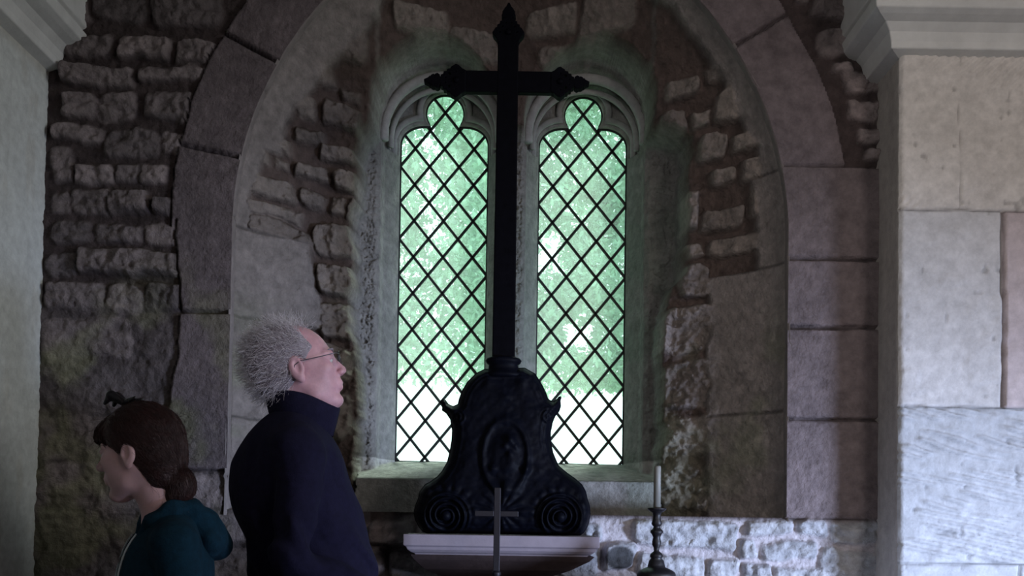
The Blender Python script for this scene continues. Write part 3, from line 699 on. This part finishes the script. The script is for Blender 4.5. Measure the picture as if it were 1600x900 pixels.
# base
BL = [(757,576),(743,583),(730,596),(722,609),(717,622),(715,631),(708,634),(701,631),(696,624),(690,623),(688,628),(691,634),(690,641),(697,646),(703,655),(706,672),(705,689),(702,706),(698,722),(690,736),(683,744),(672,752),(663,757),(655,768),(653,778),(648,790),(646,800),(648,812),(654,824),(660,831),(667,836)]
BR = [(820,574),(836,583),(846,598),(853,612),(857,623),(864,627),(870,623),(874,618),(878,620),(876,626),(877,634),(874,643),(868,650),(864,660),(861,675),(861,690),(865,708),(873,727),(886,738),(900,748),(910,757),(916,768),(918,778),(922,790),(923,803),(921,816),(917,826),(912,833),(907,837)]
poly = [px(x, y) for x, y in BL][::-1]+[px(x, y) for x, y in BR]
poly = [(x, max(z, ZSH+.001)) for x, z in poly]
pd = polysdf
XMB = XM
def basehole(X, Z): return -pd(X, Z, poly)
def swirl(X, Z, c, R, s, ph=0, w=.018):
    dx = (X-c[0])*s; dz = Z-c[1]; r = np.hypot(dx, dz); a = np.arctan2(dz, dx)
    return (.5+.5*np.cos(2*math.pi*r/w-a+ph))*sstep(R, R*.8, r)*sstep(0, .006, r)
VL = px(700, 806); VR = px(873, 808)
def base_y(X, Z, sgn):
    d = np.maximum(-pd(X, Z, poly), 0)
    zz = (Z-ZSH)/.55
    D = .05+.06*np.clip(1-zz, 0, 1)**1.2
    y = D*np.sqrt(np.clip(1-(1-np.clip(d/.085, 0, 1))**2, 0, 1))
    y = y+.022*swirl(X, Z, VL, .085, -1, .5)+.022*swirl(X, Z, VR, .085, 1, .5)
    for c, R in ((px(716, 655), .03), (px(856, 652), .03)): y = y+.010*swirl(X, Z, c, R, 1, 0, .012)
    # rim moulding that follows the outline
    y = y+.006*np.exp(-((d-.022)/.006)**2)+.004*np.exp(-((d-.036)/.004)**2)
    # oval cartouche with a cherub-like mask, and leaves
    c1 = px(790, 715); q = np.hypot((X-c1[0])/.075, (Z-c1[1])/.12); y = y+.012*np.exp(-((q-1)/.13)**2)+.014*sstep(1, .3, q)
    for (cx, cy, r, hh) in ((797, 690, .022, .02), (789, 700, .012, .008), (806, 700, .012, .008), (797, 712, .014, .01), (797, 725, .03, .010), (770, 735, .02, .012), (822, 735, .02, .012), (790, 760, .024, .014), (764, 600, .02, .006), (818, 600, .02, .006), (790, 625, .026, .008)):
        c = px(cx, cy); y = y+hh*np.exp(-((X-c[0])**2+(Z-c[1])**2)/r**2*1.5)
    ang = np.arctan2(Z-px(790, 800)[1], X-XMB); rr = np.hypot(X-XMB, Z-px(790, 800)[1])
    y = y+.007*np.abs(np.cos(ang*7))*sstep(.12, .06, rr)*sstep(.0, .03, rr)
    y = y+.004*fbm(X*45, Z*45, 0, 3, 4)*sstep(0, .02, d)
    # scalloped edges of the lower scrolls
    y = y+.006*np.abs(np.sin(np.arctan2(Z-VL[1], X-VL[0])*9))*np.exp(-((np.hypot(X-VL[0], Z-VL[1])-.095)/.012)**2)
    y = y+.006*np.abs(np.sin(np.arctan2(Z-VR[1], X-VR[0])*9))*np.exp(-((np.hypot(X-VR[0], Z-VR[1])-.095)/.012)**2)
    foot = sstep(0, .012, d)
    return YC+.005+sgn*y*foot
V1, F1, _ = hfield(-.36, .30, ZSH-.006, ZBC+.03, .0042, lambda X, Z: base_y(X, Z, -1), basehole)
V2 = V1.copy(); V2[:, 1] = 2*(YC+.005)-V1[:, 1]*.6-(YC+.005)*.4
V = np.vstack([V1, V2]); F = np.vstack([F1, F1[:, ::-1]+len(V1)]); V[:, 2] = np.maximum(V[:, 2], ZSH)
mk('pedestal', V, F, M_BASE, parent=crs)
for c in (VL, VR):                                   # projecting eyes of the scrolls
    V, F = lathe(0, 0, [(.001, 0), (.016, 0), (.018, .004), (.013, .012), (.005, .016), (.001, .017)], 20)
    V = np.stack([c[0]+V[:, 0], YC-.105-V[:, 2], c[1]+V[:, 1]], 1); mk('scroll_eye', V, F, M_BASE, parent=crs)

# ------------------------------------------------------------------ stone shelf
sx0, sx1 = P(630, 838, 2.93)[0], P(937, 842, 2.93)[0]
prof = [(0, 0), (0, -.036), (-.008, -.041), (-.012, -.050), (-.022, -.058), (-.034, -.063), (-.036, -.068)]
rows = []; Yfr = 2.93
def shelfmesh():
    V = []; F = []
    pr = [(0., 0.)]+[(-a if a else 0, b) for a, b in prof[1:]]
    for (ins, dz) in pr:
        x0, x1, yf = sx0+ins, sx1-ins, Yfr+ins
        V += [(x0, YF+.03, ZSH+dz), (x0, yf, ZSH+dz), (x1, yf, ZSH+dz), (x1, YF+.03, ZSH+dz)]
    n = len(pr)
    for i in range(n-1):
        for a in range(4): F.append((i*4+a, i*4+(a+1) % 4, (i+1)*4+(a+1) % 4, (i+1)*4+a))
    F += [(3, 2, 1, 0), tuple((n-1)*4+a for a in range(4))]; return np.array(V), F
sh_ = thing('stone_shelf', 'pale moulded stone shelf on the wall under the tall cross', 'shelf', (-.03, YF, ZSH))
V, F = shelfmesh(); bevel(mk('shelf_slab', V, F, M_SHELF, parent=sh_, smooth=False), .002)
def taper(rows):
    V = []; F = []
    for x0, x1, yf, z in rows: V += [(x0, YF+.03, z), (x0, yf, z), (x1, yf, z), (x1, YF+.03, z)]
    for i in range(len(rows)-1):
        for a in range(4): F.append((i*4+a, i*4+(a+1) % 4, (i+1)*4+(a+1) % 4, (i+1)*4+a))
    n = len(rows); F += [(3, 2, 1, 0), tuple((n-1)*4+a for a in range(4))]; return np.array(V), F
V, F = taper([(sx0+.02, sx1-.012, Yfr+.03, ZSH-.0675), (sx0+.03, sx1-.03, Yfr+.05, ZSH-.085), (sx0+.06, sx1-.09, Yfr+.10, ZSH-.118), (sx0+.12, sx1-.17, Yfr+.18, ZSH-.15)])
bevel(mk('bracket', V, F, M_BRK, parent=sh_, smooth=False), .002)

# altar just below the picture carries the small cross and the candlestick
ZA = 1.04; al = thing('altar', 'stone altar table below the shelf', 'altar', (.25, 2.85, 0))
bevel(mk('altar_slab', *box(-.24, .78, 2.60, 3.12, ZA-.06, ZA), M_SHELF, parent=al, smooth=False), .008)
bevel(mk('altar_block', *box(-.18, .72, 2.66, 3.12, 0, ZA-.06), M_PALE, parent=al, smooth=False), .01)

# small cross
YS = 2.72
def p3(x, y): a = P(x, y, YS); return a[0], a[2]
xc, zt = p3(777.5, 762); kk = YS/FPX; ztm = p3(777, 803)[1]
sc_ = thing('small_cross', 'small plain grey metal cross standing in front of the stone shelf', 'cross', (xc, YS, ZA))
V, F = join([box(xc-5*kk, xc+5*kk, YS-.005, YS+.005, ZA+.058, zt), box(xc-35*kk, xc-5.001*kk, YS-.0045, YS+.0045, ztm-4*kk, ztm+4.5*kk), box(xc+5.001*kk, xc+33*kk, YS-.0045, YS+.0045, ztm-4*kk, ztm+4.5*kk)])
bevel(mk('cross', V, F, M_ALTCROSS, parent=sc_, smooth=False), .0015)
V, F = lathe(xc, YS, [(.045, ZA), (.046, ZA+.006), (.036, ZA+.012), (.030, ZA+.022), (.014, ZA+.030), (.010, ZA+.042), (.014, ZA+.048), (.014, ZA+.055), (.008, ZA+.060)], 28)
mk('foot', V, F, M_ALTCROSS, parent=sc_)

# candlestick and candle
YK = 2.78; kk = YK/FPX; xk, zk0 = P(1026.5, 796, YK)[0], P(1026.5, 796, YK)[2]
cs = thing('candlestick', 'black turned candlestick at the right of the shelf', 'candlestick', (xk, YK, ZA))
pr = [(r*kk, zk0-(y-796)*kk) for y, r in ((796, 5), (796.1, 11.5), (797, 12), (799, 11), (801, 7), (806, 6), (812, 6.5), (818, 8.5), (821, 7), (823, 5), (826, 6), (829, 9.5), (832, 10), (835, 7.5), (840, 5.5), (846, 7), (851, 7), (856, 4.5), (861, 4), (864, 8), (867, 10), (870, 10), (872, 8), (876, 11.5), (882, 13), (886, 14), (888, 19), (891, 25), (894, 29), (897, 30))]
pr += [(31*kk, ZA+.01), (31*kk, ZA)]
V, F = lathe(xk, YK, pr[::-1], 36); o = mk('stem', V, F, M_IRON, parent=cs)
V, F = lathe(xk, YK, [(12.5*kk, zk0-.004), (14.5*kk, zk0), (14.8*kk, zk0+.004), (13.5*kk, zk0+.005), (11*kk, zk0+.001)], 36); mk('drip_pan', V, F, M_IRON, parent=cs)
ztc = P(1026.5, 728, YK)[2]
cn = thing('candle', 'plain ivory candle standing in the black candlestick', 'candle', (xk, YK, zk0))
V, F = lathe(xk, YK, [(5.6*kk, zk0+.001), (5.6*kk, ztc-.004), (5.0*kk, ztc), (3.*kk, ztc-.002), (.0005, ztc-.003)], 24); mk('wax', V, F, M_WAX, parent=cn)
V, F = tube([(xk, YK, ztc-.004), (xk+.001, YK, ztc+.004), (xk+.003, YK, ztc+.009)], .001, 6); mk('wick', V, F, M_CLIP, parent=cn)

# ------------------------------------------------------------------ people
def rotm(yaw, pitch=0., roll=0.):                    # columns: forward, left, up
    return np.array(Matrix.Rotation(yaw, 3, 'Z') @ Matrix.Rotation(-pitch, 3, 'Y') @ Matrix.Rotation(roll, 3, 'X'))
def toloc(p, c, R, s=1.): return (p-c)@R/s
def headsdf(q, fem=False, jaw=1.):
    d = ell(q, (-.014, 0, .040), (.098, .073, .083))
    d = smin(d, ell(q, (.033, 0, -.012), (.060, .065, .080)), .03)
    d = smin(d, ell(q, (.040, 0, -.055), (.046, .052, .050)), .02)
    ch = .072 if fem else .071
    for s in (1, -1):
        d = smin(d, cap(q, (-.002, s*.046, -.040), (.018, s*.038, -.072), .016, .015), .025)
        d = smin(d, cap(q, (.018, s*.038, -.072), (ch-.012, s*.012, -.100), .015, .014), .025)
        d = smin(d, ell(q, (.062, s*.040, -.016), (.022, .022, .020)), .018)
        d = smin(d, cap(q, (.086, s*.012, .026), (.074, s*.046, .024), .009, .008), .012)
    d = smin(d, ell(q, (ch, 0, -.100), (.018, .022, .015)), .014)
    for s in (1, -1): d = smax(d, -ell(q, (.098, s*.033, .006), (.020, .018, .014)), .010)
    d = smin(d, cap(q, (.087, 0, .014), ((.113 if fem else .107), 0, -.021), .0075, .009), .011)
    d = smin(d, ell(q, ((.114 if fem else .1075), 0, -.026), (.0105, .0105, .0095)), .006)
    for s in (1, -1): d = smin(d, ell(q, (.102, s*.012, -.030), (.010, .007, .007)), .005)
    d = smin(d, ell(q, (.087, 0, -.055), (.012, .022, .020)), .012)
    d = smin(d, cap(q, (.0935, -.012, -.057), (.0935, .012, -.057), .0052), .006)
    d = smin(d, cap(q, (.0905, -.011, -.068), (.0905, .011, -.068), .0055), .006)
    d = smax(d, -cap(q, (.1005, -.020, -.0625), (.1005, .020, -.0625), .002), .003)
    for s in (1, -1):                                  # eyelids
        d = smin(d, ell(q, (.079, s*.032, .010), (.013, .016, .0095)), .004)
        e = ell(q, (-.008, s*.078, -.002), (.019, .009, .032)); e = smin(e, ell(q, (-.003, s*.074, -.03), (.010, .007, .012)), .008)
        e = smax(e, -ell(q, (-.004, s*.089, .0), (.011, .009, .021)), .004)
        e = smin(e, ell(q, (.006, s*.077, -.008), (.006, .006, .009)), .004)
        d = smin(d, e, .005)
    return d
def build_head(parent, name, c, R, s, neck, torso, lo, hi, m, fem):
    def f(p):
        d = headsdf(toloc(p, c, R, s), fem)*s
        d = smin(d, neck(p), .02); return smin(d, torso(p), .03)
    V, F = surfnets(f, lo, hi, .0030); return mk(name, V, F, m, parent=parent)
def hl(c, R, s, pts): return np.array(pts)@R.T*s+c
def strands(f, V, n, steps, ln, flow, rad, seed, lift=.001, curl=0., taper=True):
    R = np.random.default_rng(seed); p = V[R.integers(0, len(V), n)]+R.normal(0, .0015, (n, 3)); e = 1e-3
    P_ = [p.copy()]; cdir = R.normal(0, 1, (n, 3))
    for k_ in range(steps):
        g = np.stack([f(p+np.eye(3)[i]*e)-f(p-np.eye(3)[i]*e) for i in range(3)], 1); g /= np.linalg.norm(g, axis=1)[:, None]+1e-9
        fl = flow(p, g); cdir = cdir+R.normal(0, .5, (n, 3))
        fl = fl/(np.linalg.norm(fl, axis=1)[:, None]+1e-9)+curl*cdir
        fl /= np.linalg.norm(fl, axis=1)[:, None]+1e-9
        p = p+fl*ln
        if lift is not None: d = f(p); p = p-g*(d-lift)[:, None]
        P_.append(p.copy())
    A = np.stack(P_, 1); m = steps+1
    T = np.gradient(A, axis=1); T /= np.linalg.norm(T, axis=2, keepdims=True)+1e-9
    a = np.cross(T, np.array([.3, .5, .8])); a /= np.linalg.norm(a, axis=2, keepdims=True)+1e-9; b = np.cross(T, a)
    rr = rad*(np.linspace(1, .35, m) if taper else np.ones(m))[None, :, None]
    V3 = np.stack([A+rr*(a*math.cos(q)+b*math.sin(q)) for q in (0, 2.094, 4.189)], 2).reshape(-1, 3)
    F = []
    st = (np.arange(n)*m*3)[:, None]
    for i in range(m-1):
        for q in range(3): F.append(np.hstack([st+i*3+q, st+i*3+(q+1) % 3, st+(i+1)*3+(q+1) % 3, st+(i+1)*3+q]))
    return V3, np.vstack(F)
def shoe_legs(parent, o, R, hz, sh, mt):
    for s in (1, -1):
        def f(p, s=s):
            q = toloc(p, o, R); return cap(q, (0, s*.1, hz), (.01, s*.1, .48), .09*sh, .062*sh)
        def g(p, s=s):
            q = toloc(p, o, R)
            return smin(f(p), smin(cap(q, (.01, s*.1, .48), (-.02, s*.1, .1), .065*sh, .055*sh), cap(q, (-.02, s*.1, .1), (-.02, s*.1, .05), .055*sh, .06*sh), .02), .03)
        lo = o+np.array([-.3, -.3, .03]); hi = o+np.array([.3, .3, hz+.1])
        V, F = surfnets(g, lo, hi, .012); mk('trouser_leg', V, F, mt, parent=parent)
        def h(p, s=s):
            q = toloc(p, o, R)
            return smax(SU(.02, ell(q, (.08, s*.1, .035), (.12, .045, .045)), ell(q, (-.03, s*.1, .045), (.06, .04, .055))), -q[:, 2]+.002, .004)
        V, F = surfnets(h, o+np.array([-.3, -.3, -.02]), o+np.array([.3, .3, .14]), .008); mk('shoe', V, F, M_SHOE, parent=parent)

# --- man
mo = np.array([-.585, 2.52, 0.]); MB = rotm(math.radians(14)); MH = rotm(math.radians(12), math.radians(17)); mc = np.array([-.594, 2.475, 1.658]); ms = 1.05
man = thing('person', 'white-haired balding person in glasses and dark navy jacket looking up at the tall cross', 'person', tuple(mo))
def m_neck(p):
    return smin(cap(p, hl(mc, MH, ms, [(-.028, 0, -.05)])[0], (-.615, 2.50, 1.47), .056, .064), cap(p, hl(mc, MH, ms, [(.035, 0, -.085)])[0], (-.57, 2.50, 1.52), .034, .045), .04)
def m_tor(p):
    q = toloc(p, mo, MB); return SU(.05, ell(q, (-.02, 0, 1.32), (.10, .15, .16)), cap(q, (-.02, .0, 1.45), (-.02, .12, 1.40), .05), cap(q, (-.02, 0, 1.45), (-.02, -.12, 1.40), .05))
build_head(man, 'body', mc, MH, ms, m_neck, m_tor, (-.78, 2.3, 1.24), (-.38, 2.72, 1.80), M_SKIN_M, False)
def m_jack(p):
    q = toloc(p, mo, MB)
    d = SU(.07, ell(q, (-.035, 0, 1.335), (.165, .20, .215)), ell(q, (.03, 0, 1.10), (.178, .20, .27)), ell(q, (.03, 0, .93), (.165, .19, .16)))
    for s in (1, -1):
        d = smin(d, cap(q, (-.04, s*.05, 1.485), (-.025, s*.17, 1.435), .066, .070), .05)
        arm = smin(cap(q, (-.01, s*.185, 1.41), (-.035, s*.245, 1.14), .068, .058), cap(q, (-.035, s*.245, 1.14), (.17, s*.19, 1.04), .058, .048), .02)
        d = smin(d, arm, .022)
    d = smax(d, .84-q[:, 2], .01)
    # soft folds, deeper in the crook of the arm
    n = fbm(q[:, 0]*7+q[:, 2]*3, q[:, 1]*5, q[:, 2]*3.2, 3, 5); n2 = np.sin(q[:, 2]*42+q[:, 0]*30+6*n)
    d = d+.014*n+.009*n2*sstep(1.36, 1.1, q[:, 2])+.006*(1-2*np.abs(fbm(q[:, 0]*9+q[:, 2]*5, q[:, 1]*9, q[:, 2]*2.5-q[:, 0]*4, 3, 35)))
    return d
V, F = surfnets(m_jack, (-.90, 2.20, .82), (-.25, 2.86, 1.60), .0075); jk = mk('jacket', V, F, M_JACK, parent=man)
# stand-up collar: tilted open ring
def collar(c, R, rx, ry, r0, h, tilt, n=48, th=.007, gap=.0, flare=.1):
    V = []; F = []; rows_ = [(0, 0), (.5, .012*flare*10*.5), (1, 0.01), (1.06, .004), (1.0, -th), (.5, -th), (0, -th)]
    for k_ in range(n+1):
        a = gap+(2*math.pi-2*gap)*k_/n
        for t, o in rows_:
            rr = 1+(o+flare*.08*t)/rx
            V.append((c[0]+rx*rr*math.cos(a), c[1]+ry*rr*math.sin(a), c[2]+h*t*(1+.06*math.sin(3*a))+tilt*math.cos(a)))
    m = len(rows_)
    for i in range(n):
        for j_ in range(m-1): F.append((i*m+j_, (i+1)*m+j_, (i+1)*m+j_+1, i*m+j_+1))
    return np.array(V), F
V, F = collar((0, 0, 0), None, .086, .084, 0, .080, -.020, gap=.05); cc = np.array([-.590, 2.50, 1.500]); V = V@rotm(math.radians(8)).T+cc
o = mk('collar', V, F, M_JACK, parent=jk)
# hair
def m_cap(p):
    q = toloc(p, mc, MH, ms); d = ell(q, (-.024, 0, .042), (.108, .084, .092))
    d = smin(d, ell(q, (-.055, 0, -.015), (.060, .062, .055)), .03)
    d = d+.004*fbm(q[:, 0]*60, q[:, 1]*60, q[:, 2]*60, 3, 5)
    # bald crown and front; clear of face and ears
    d = smax(d, -ell(q, (.075, 0, .085), (.085, .068, .085)), .012)
    d = smax(d, -ell(q, (.085, 0, -.03), (.095, .12, .085)), .012)
    for s in (1, -1): d = smax(d, -ell(q, (.0, s*.085, -.004), (.022, .03, .036)), .006)
    return smax(d, -(q[:, 2]+.055), .01)*ms
HV, F = surfnets(m_cap, (-.74, 2.34, 1.52), (-.42, 2.62, 1.80), .0035); hr = mk('hair', HV, F, M_HAIR_M, parent=man)
def fl_m(p, g):
    q = p-mc; b = np.array([-.75, 0, -.15]); return g*.42+b+np.array([0, 0, -.3])*(q[:, 2:3] < 0)
V, F = strands(m_cap, HV, 3600, 7, .0052, fl_m, .0006, 4, lift=None, curl=.42); mk('hair_wisps', V, F, M_WISP, parent=hr)
# thin floating wisps on top
def topf(p):
    q = toloc(p, mc, MH, ms); return ell(q, (-.014, 0, .040), (.098, .073, .083))*ms
TV, _ = surfnets(topf, (-.74, 2.34, 1.70), (-.52, 2.62, 1.80), .006); TV = TV[TV[:, 0] < mc[0]+.015]
V, F = strands(topf, TV, 700, 7, .0066, lambda p, g: g*1.0+np.array([-.45, 0, .25]), .0005, 9, lift=None, curl=.6); mk('hair_wisps', V, F, M_WISP, parent=hr)
V, F = strands(topf, TV, 300, 8, .008, lambda p, g: np.array([-1., 0, .2])-g*.1+0*p, .0006, 19, lift=.002, curl=.15); mk('hair_wisps', V, F, M_WISP, parent=hr)
for s in (1, -1):
    V, F = lathe(0, 0, [(.0005, -.011), (.006, -.0095), (.0105, -.004), (.0105, .004), (.006, .0095), (.0005, .011)], 16)
    mk('eye', hl(mc, MH, ms, V+np.array([.0790, s*.032, .0055])), F, M_EYE, parent=man)
    iv, if_ = lathe(0, 0, [(.0003, -.0048), (.003, -.004), (.0048, 0), (.003, .004), (.0003, .0048)], 12); mk('iris', hl(mc, MH, ms, iv+np.array([.0865, s*.0315, .0065])), if_, M_IRON, parent=man)
# eyebrow
for s in (1, -1):
    V, F = tube(hl(mc, MH, ms, [(.097, s*.014, .027), (.096, s*.028, .032), (.084, s*.046, .029)]), [.002, .0032, .0015], 8); mk('eyebrow', V, F, M_HAIR_M, parent=man)
gl = None
frm = []
for s in (1, -1):
    ring = hl(mc, MH, ms, [(.111-.004*abs(math.cos(a)), s*.033+.024*math.cos(a), .004+.017*math.sin(a)) for a in np.linspace(0, 2*math.pi, 25)])
    frm.append(tube(ring, .0011, 6, False))
    frm.append(tube(hl(mc, MH, ms, [(.107, s*.058, .010), (.100, s*.072, .012), (.060, s*.077, .011), (.006, s*.081, .012), (-.010, s*.083, .004), (-.020, s*.083, -.014)]), .0013, 6))
frm.append(tube(hl(mc, MH, ms, [(.108, -.010, .006), (.112, 0, .009), (.108, .010, .006)]), .0012, 6))
V, F = join(frm); gl = mk('glasses', V, F, M_SPEC, parent=man)
for s in (1, -1):
    V = hl(mc, MH, ms, [(.111-.004*abs(math.cos(a)), s*.033+.023*math.cos(a), .004+.0165*math.sin(a)) for a in np.linspace(0, 2*math.pi, 25)[:-1]]+[(.109-.004*abs(math.cos(a)), s*.033+.023*math.cos(a), .004+.0165*math.sin(a)) for a in np.linspace(0, 2*math.pi, 25)[:-1]])
    F = [tuple(range(24)), tuple(range(47, 23, -1))]+[(i, i+24, (i+1) % 24+24, (i+1) % 24) for i in range(24)]
    mk('lens', V, F, M_LENS, parent=gl, smooth=False)
shoe_legs(man, mo, MB, .88, 1.05, M_DARKCL)

# --- woman
wo = np.array([-.862, 2.25, 0.]); WB = rotm(math.radians(208)); WH = rotm(math.radians(173), math.radians(-5)); wc = np.array([-.918, 2.215, 1.402]); ws = .97
wom = thing('person', 'person with auburn hair in a low ponytail wearing a teal hooded jacket, facing left', 'person', tuple(wo))
def w_neck(p): return cap(p, hl(wc, WH, ws, [(-.020, 0, -.05)])[0], (-.848, 2.235, 1.235), .053, .058)
def w_tor(p):
    q = toloc(p, wo, WB); return SU(.05, ell(q, (0, 0, 1.10), (.075, .11, .14)), cap(q, (0, 0, 1.215), (0, .09, 1.19), .04), cap(q, (0, 0, 1.215), (0, -.09, 1.19), .04))
build_head(wom, 'body', wc, WH, ws, w_neck, w_tor, (-1.06, 2.06, 1.0), (-.70, 2.42, 1.56), M_SKIN_W, True)
def w_jack(p):
    q = toloc(p, wo, WB)
    d = SU(.06, ell(q, (.0, 0, 1.10), (.115, .145, .155)), ell(q, (.015, 0, .92), (.122, .150, .2)), ell(q, (.01, 0, .80), (.13, .165, .14)))
    for s in (1, -1):
        d = smin(d, cap(q, (-.01, s*.05, 1.225), (0, s*.13, 1.185), .045, .052), .04)
        arm = smin(cap(q, (-.005, s*.145, 1.18), (-.025, s*.178, .95), .052, .044), cap(q, (-.025, s*.178, .95), (.10, s*.15, .86), .044, .040), .02)
        d = smin(d, arm, .018)
    d = smax(d, .70-q[:, 2], .01)
    # open neck: a V cut down the front
    v = np.abs(q[:, 1])-.036-.14*np.maximum(q[:, 2]-1.10, 0)
    cut = np.maximum(v, .05-q[:, 0]); d = smax(d, -cut, .006)
    n = fbm(q[:, 0]*9+q[:, 2]*3, q[:, 1]*7, q[:, 2]*4, 3, 15)
    return d+.009*n+.003*np.sin(q[:, 2]*50+q[:, 0]*35+6*n)*sstep(1.15, .95, q[:, 2])
V, F = surfnets(w_jack, (-1.12, 1.98, .68), (-.58, 2.52, 1.30), .006); wj = mk('hooded_jacket', V, F, M_TEAL, parent=wom)
def w_hood(p):
    q = toloc(p, wo, WB); d = None
    for s in (1, -1):
        ch = [(.070, s*.045, 1.19), (.045, s*.075, 1.235), (.0, s*.086, 1.265), (-.045, s*.066, 1.266), (-.088, s*.045, 1.232), (-.122, 0, 1.180)]
        rs = [.013, .020, .025, .030, .033, .032]
        for i in range(5):
            c = cap(q, ch[i], ch[i+1], rs[i], rs[i+1]); d = c if d is None else smin(d, c, .012)
    bag = ell(q, (-.090, 0, 1.195), (.050, .10, .055)); bag = smax(bag, -ell(q, (-.065, 0, 1.26), (.045, .07, .055)), .01)
    d = smin(d, bag, .02)
    n = fbm(q[:, 0]*14, q[:, 1]*14, q[:, 2]*14, 3, 25); return d+.006*n+.0018*np.sin(q[:, 1]*110-q[:, 2]*60+6*n)
V, F = surfnets(w_hood, (-1.0, 2.05, 1.08), (-.62, 2.45, 1.36), .005); hd = mk('hood', V, F, M_TEAL, parent=wj)
def surf_pts(f, pts, off):                            # push points out of the jacket surface
    p = np.array(pts, float); e = 1e-3
    for _ in range(6):
        g = np.stack([f(p+np.eye(3)[i]*e)-f(p-np.eye(3)[i]*e) for i in range(3)], 1); g /= np.linalg.norm(g, axis=1)[:, None]+1e-9
        p = p-g*(f(p)-off)[:, None]
    return p
for s, mm_, nm, rr in ((1, M_ZIP, 'zip', .0022), (-1, M_ZIP, 'zip', .0022)):
    L = [(.125, s*(.040+.14*max(z-1.10, 0)), z) for z in np.linspace(1.235, .72, 26)]
    L = np.array(L)@WB.T+wo; L = surf_pts(w_jack, L, .0015); V, F = tube(L, rr, 6); mk(nm, V, F, mm_, parent=wj)
def w_shirt(p):
    q = toloc(p, wo, WB); return smax(SU(.04, ell(q, (.01, 0, 1.09), (.098, .125, .15)), ell(q, (.015, 0, .92), (.11, .14, .2))), q[:, 2]-1.19, .01)
V, F = surfnets(w_shirt, (-1.05, 2.05, .72), (-.65, 2.45, 1.22), .008); mk('shirt', V, F, M_GREY, parent=wom)
def w_hair(p):
    q = toloc(p, wc, WH, ws)
    d = ell(q, (-.008, 0, .040), (.104, .086, .094)); d = smin(d, ell(q, (-.050, 0, -.010), (.060, .066, .070)), .03)
    d = smin(d, ell(q, (-.058, 0, -.052), (.046, .054, .050)), .03)
    d = smin(d, ell(q, (.068, 0, .062), (.040, .058, .030)), .02)                 # fringe swept forward
    d = smin(d, ell(q, (.098, 0, .048), (.012, .040, .018)), .012)
    d = smax(d, -ell(q, (.090, 0, -.045), (.100, .14, .083)), .008)
    for s in (1, -1): d = smax(d, -ell(q, (-.004, s*.092, -.010), (.020, .030, .030)), .005)
    d = smax(d, -cap(q, (.012, -.1, -.095), (.012, .1, -.095), .055), .01)
    tail = SU(.02, cap(q, (-.078, 0, -.035), (-.090, 0, -.060), .022, .026), ell(q, (-.100, 0, -.088), (.038, .036, .042)), ell(q, (-.086, 0, -.118), (.030, .030, .024)))
    d = smin(d, tail, .006)
    return (d+.003*fbm(q[:, 0]*18, q[:, 1]*60, q[:, 2]*60, 3, 5))*ws
HV, F = surfnets(w_hair, (-1.06, 2.05, 1.22), (-.70, 2.38, 1.58), .0033); wh = mk('hair', HV, F, M_HAIR_W, parent=wom)
TOPH = HV[HV[:, 2] > 1.42]
tie = hl(wc, WH, ws, [(-.088, 0, -.045)])[0]; tip = hl(wc, WH, ws, [(-.11, 0, -.2)])[0]
def fl_w(p, g):
    q = toloc(p, wc, WH, ws); infront = q[:, 0:1] > .055; t = tie-p; dn = tip-p
    d = np.where(np.linalg.norm(t, axis=1, keepdims=True) < .04, dn, t); d = np.where(q[:, 2:3] < -.06, dn, d)
    d = np.where(infront, WH[:, 0]*.8-WH[:, 2]*1.0, d); d /= np.linalg.norm(d, axis=1, keepdims=True)
    return d-(d*g).sum(1, keepdims=True)*g
V, F = strands(w_hair, HV, 3600, 8, .008, fl_w, .0006, 5, lift=.0015, curl=.16); mk('hair_strands', V, F, M_HAIR_W, parent=wh)
V, F = tube(hl(wc, WH, ws, [(-.088+.028*math.sin(a)*.35, .026*math.cos(a), -.045+.026*math.sin(a)) for a in np.linspace(0, 2*math.pi, 25)]), .005, 8, False); mk('hair_tie', V, F, M_CLIP, parent=wh)
V, F = strands(w_hair, HV, 260, 8, .007, lambda p, g: fl_w(p, g)+.35*g, .0004, 15, lift=None, curl=.35); mk('hair_strands', V, F, M_HAIR_W, parent=wh)
# claw clip on top of the head
def clipf(p):
    q = toloc(p, wc, WH, ws); d = None
    for s in (1, -1):
        c = cap(q, (.036, s*.004, .134), (.066, s*.014, .156), .009, .013); d = c if d is None else smin(d, c, .004)
        d = smin(d, cap(q, (.066, s*.014, .156), (.080, s*.020, .136), .011, .005), .004)
        d = smin(d, cap(q, (.036, s*.004, .136), (.002, s*.016, .143), .008, .005), .004)
    return d*ws
V, F = surfnets(clipf, (-1.05, 2.08, 1.50), (-.80, 2.36, 1.60), .002); mk('hair_clip', V, F, M_CLIP, parent=wh)
for s in (1, -1):
    V, F = lathe(0, 0, [(.0005, -.011), (.006, -.0095), (.0105, -.004), (.0105, .004), (.006, .0095), (.0005, .011)], 16)
    mk('eye', hl(wc, WH, ws, V+np.array([.0790, s*.032, .0055])), F, M_EYE, parent=wom)
    iv, if_ = lathe(0, 0, [(.0003, -.0048), (.003, -.004), (.0048, 0), (.003, .004), (.0003, .0048)], 12); mk('iris', hl(wc, WH, ws, iv+np.array([.0865, s*.0315, .0045])), if_, M_IRON, parent=wom)
    V, F = tube(hl(wc, WH, ws, [(.099, s*.014, .027), (.098, s*.028, .031), (.086, s*.046, .028)]), [.0015, .002, .001], 8); mk('eyebrow', V, F, M_HAIR_W, parent=wom)
shoe_legs(wom, wo, WB, .74, .9, M_DARKCL)
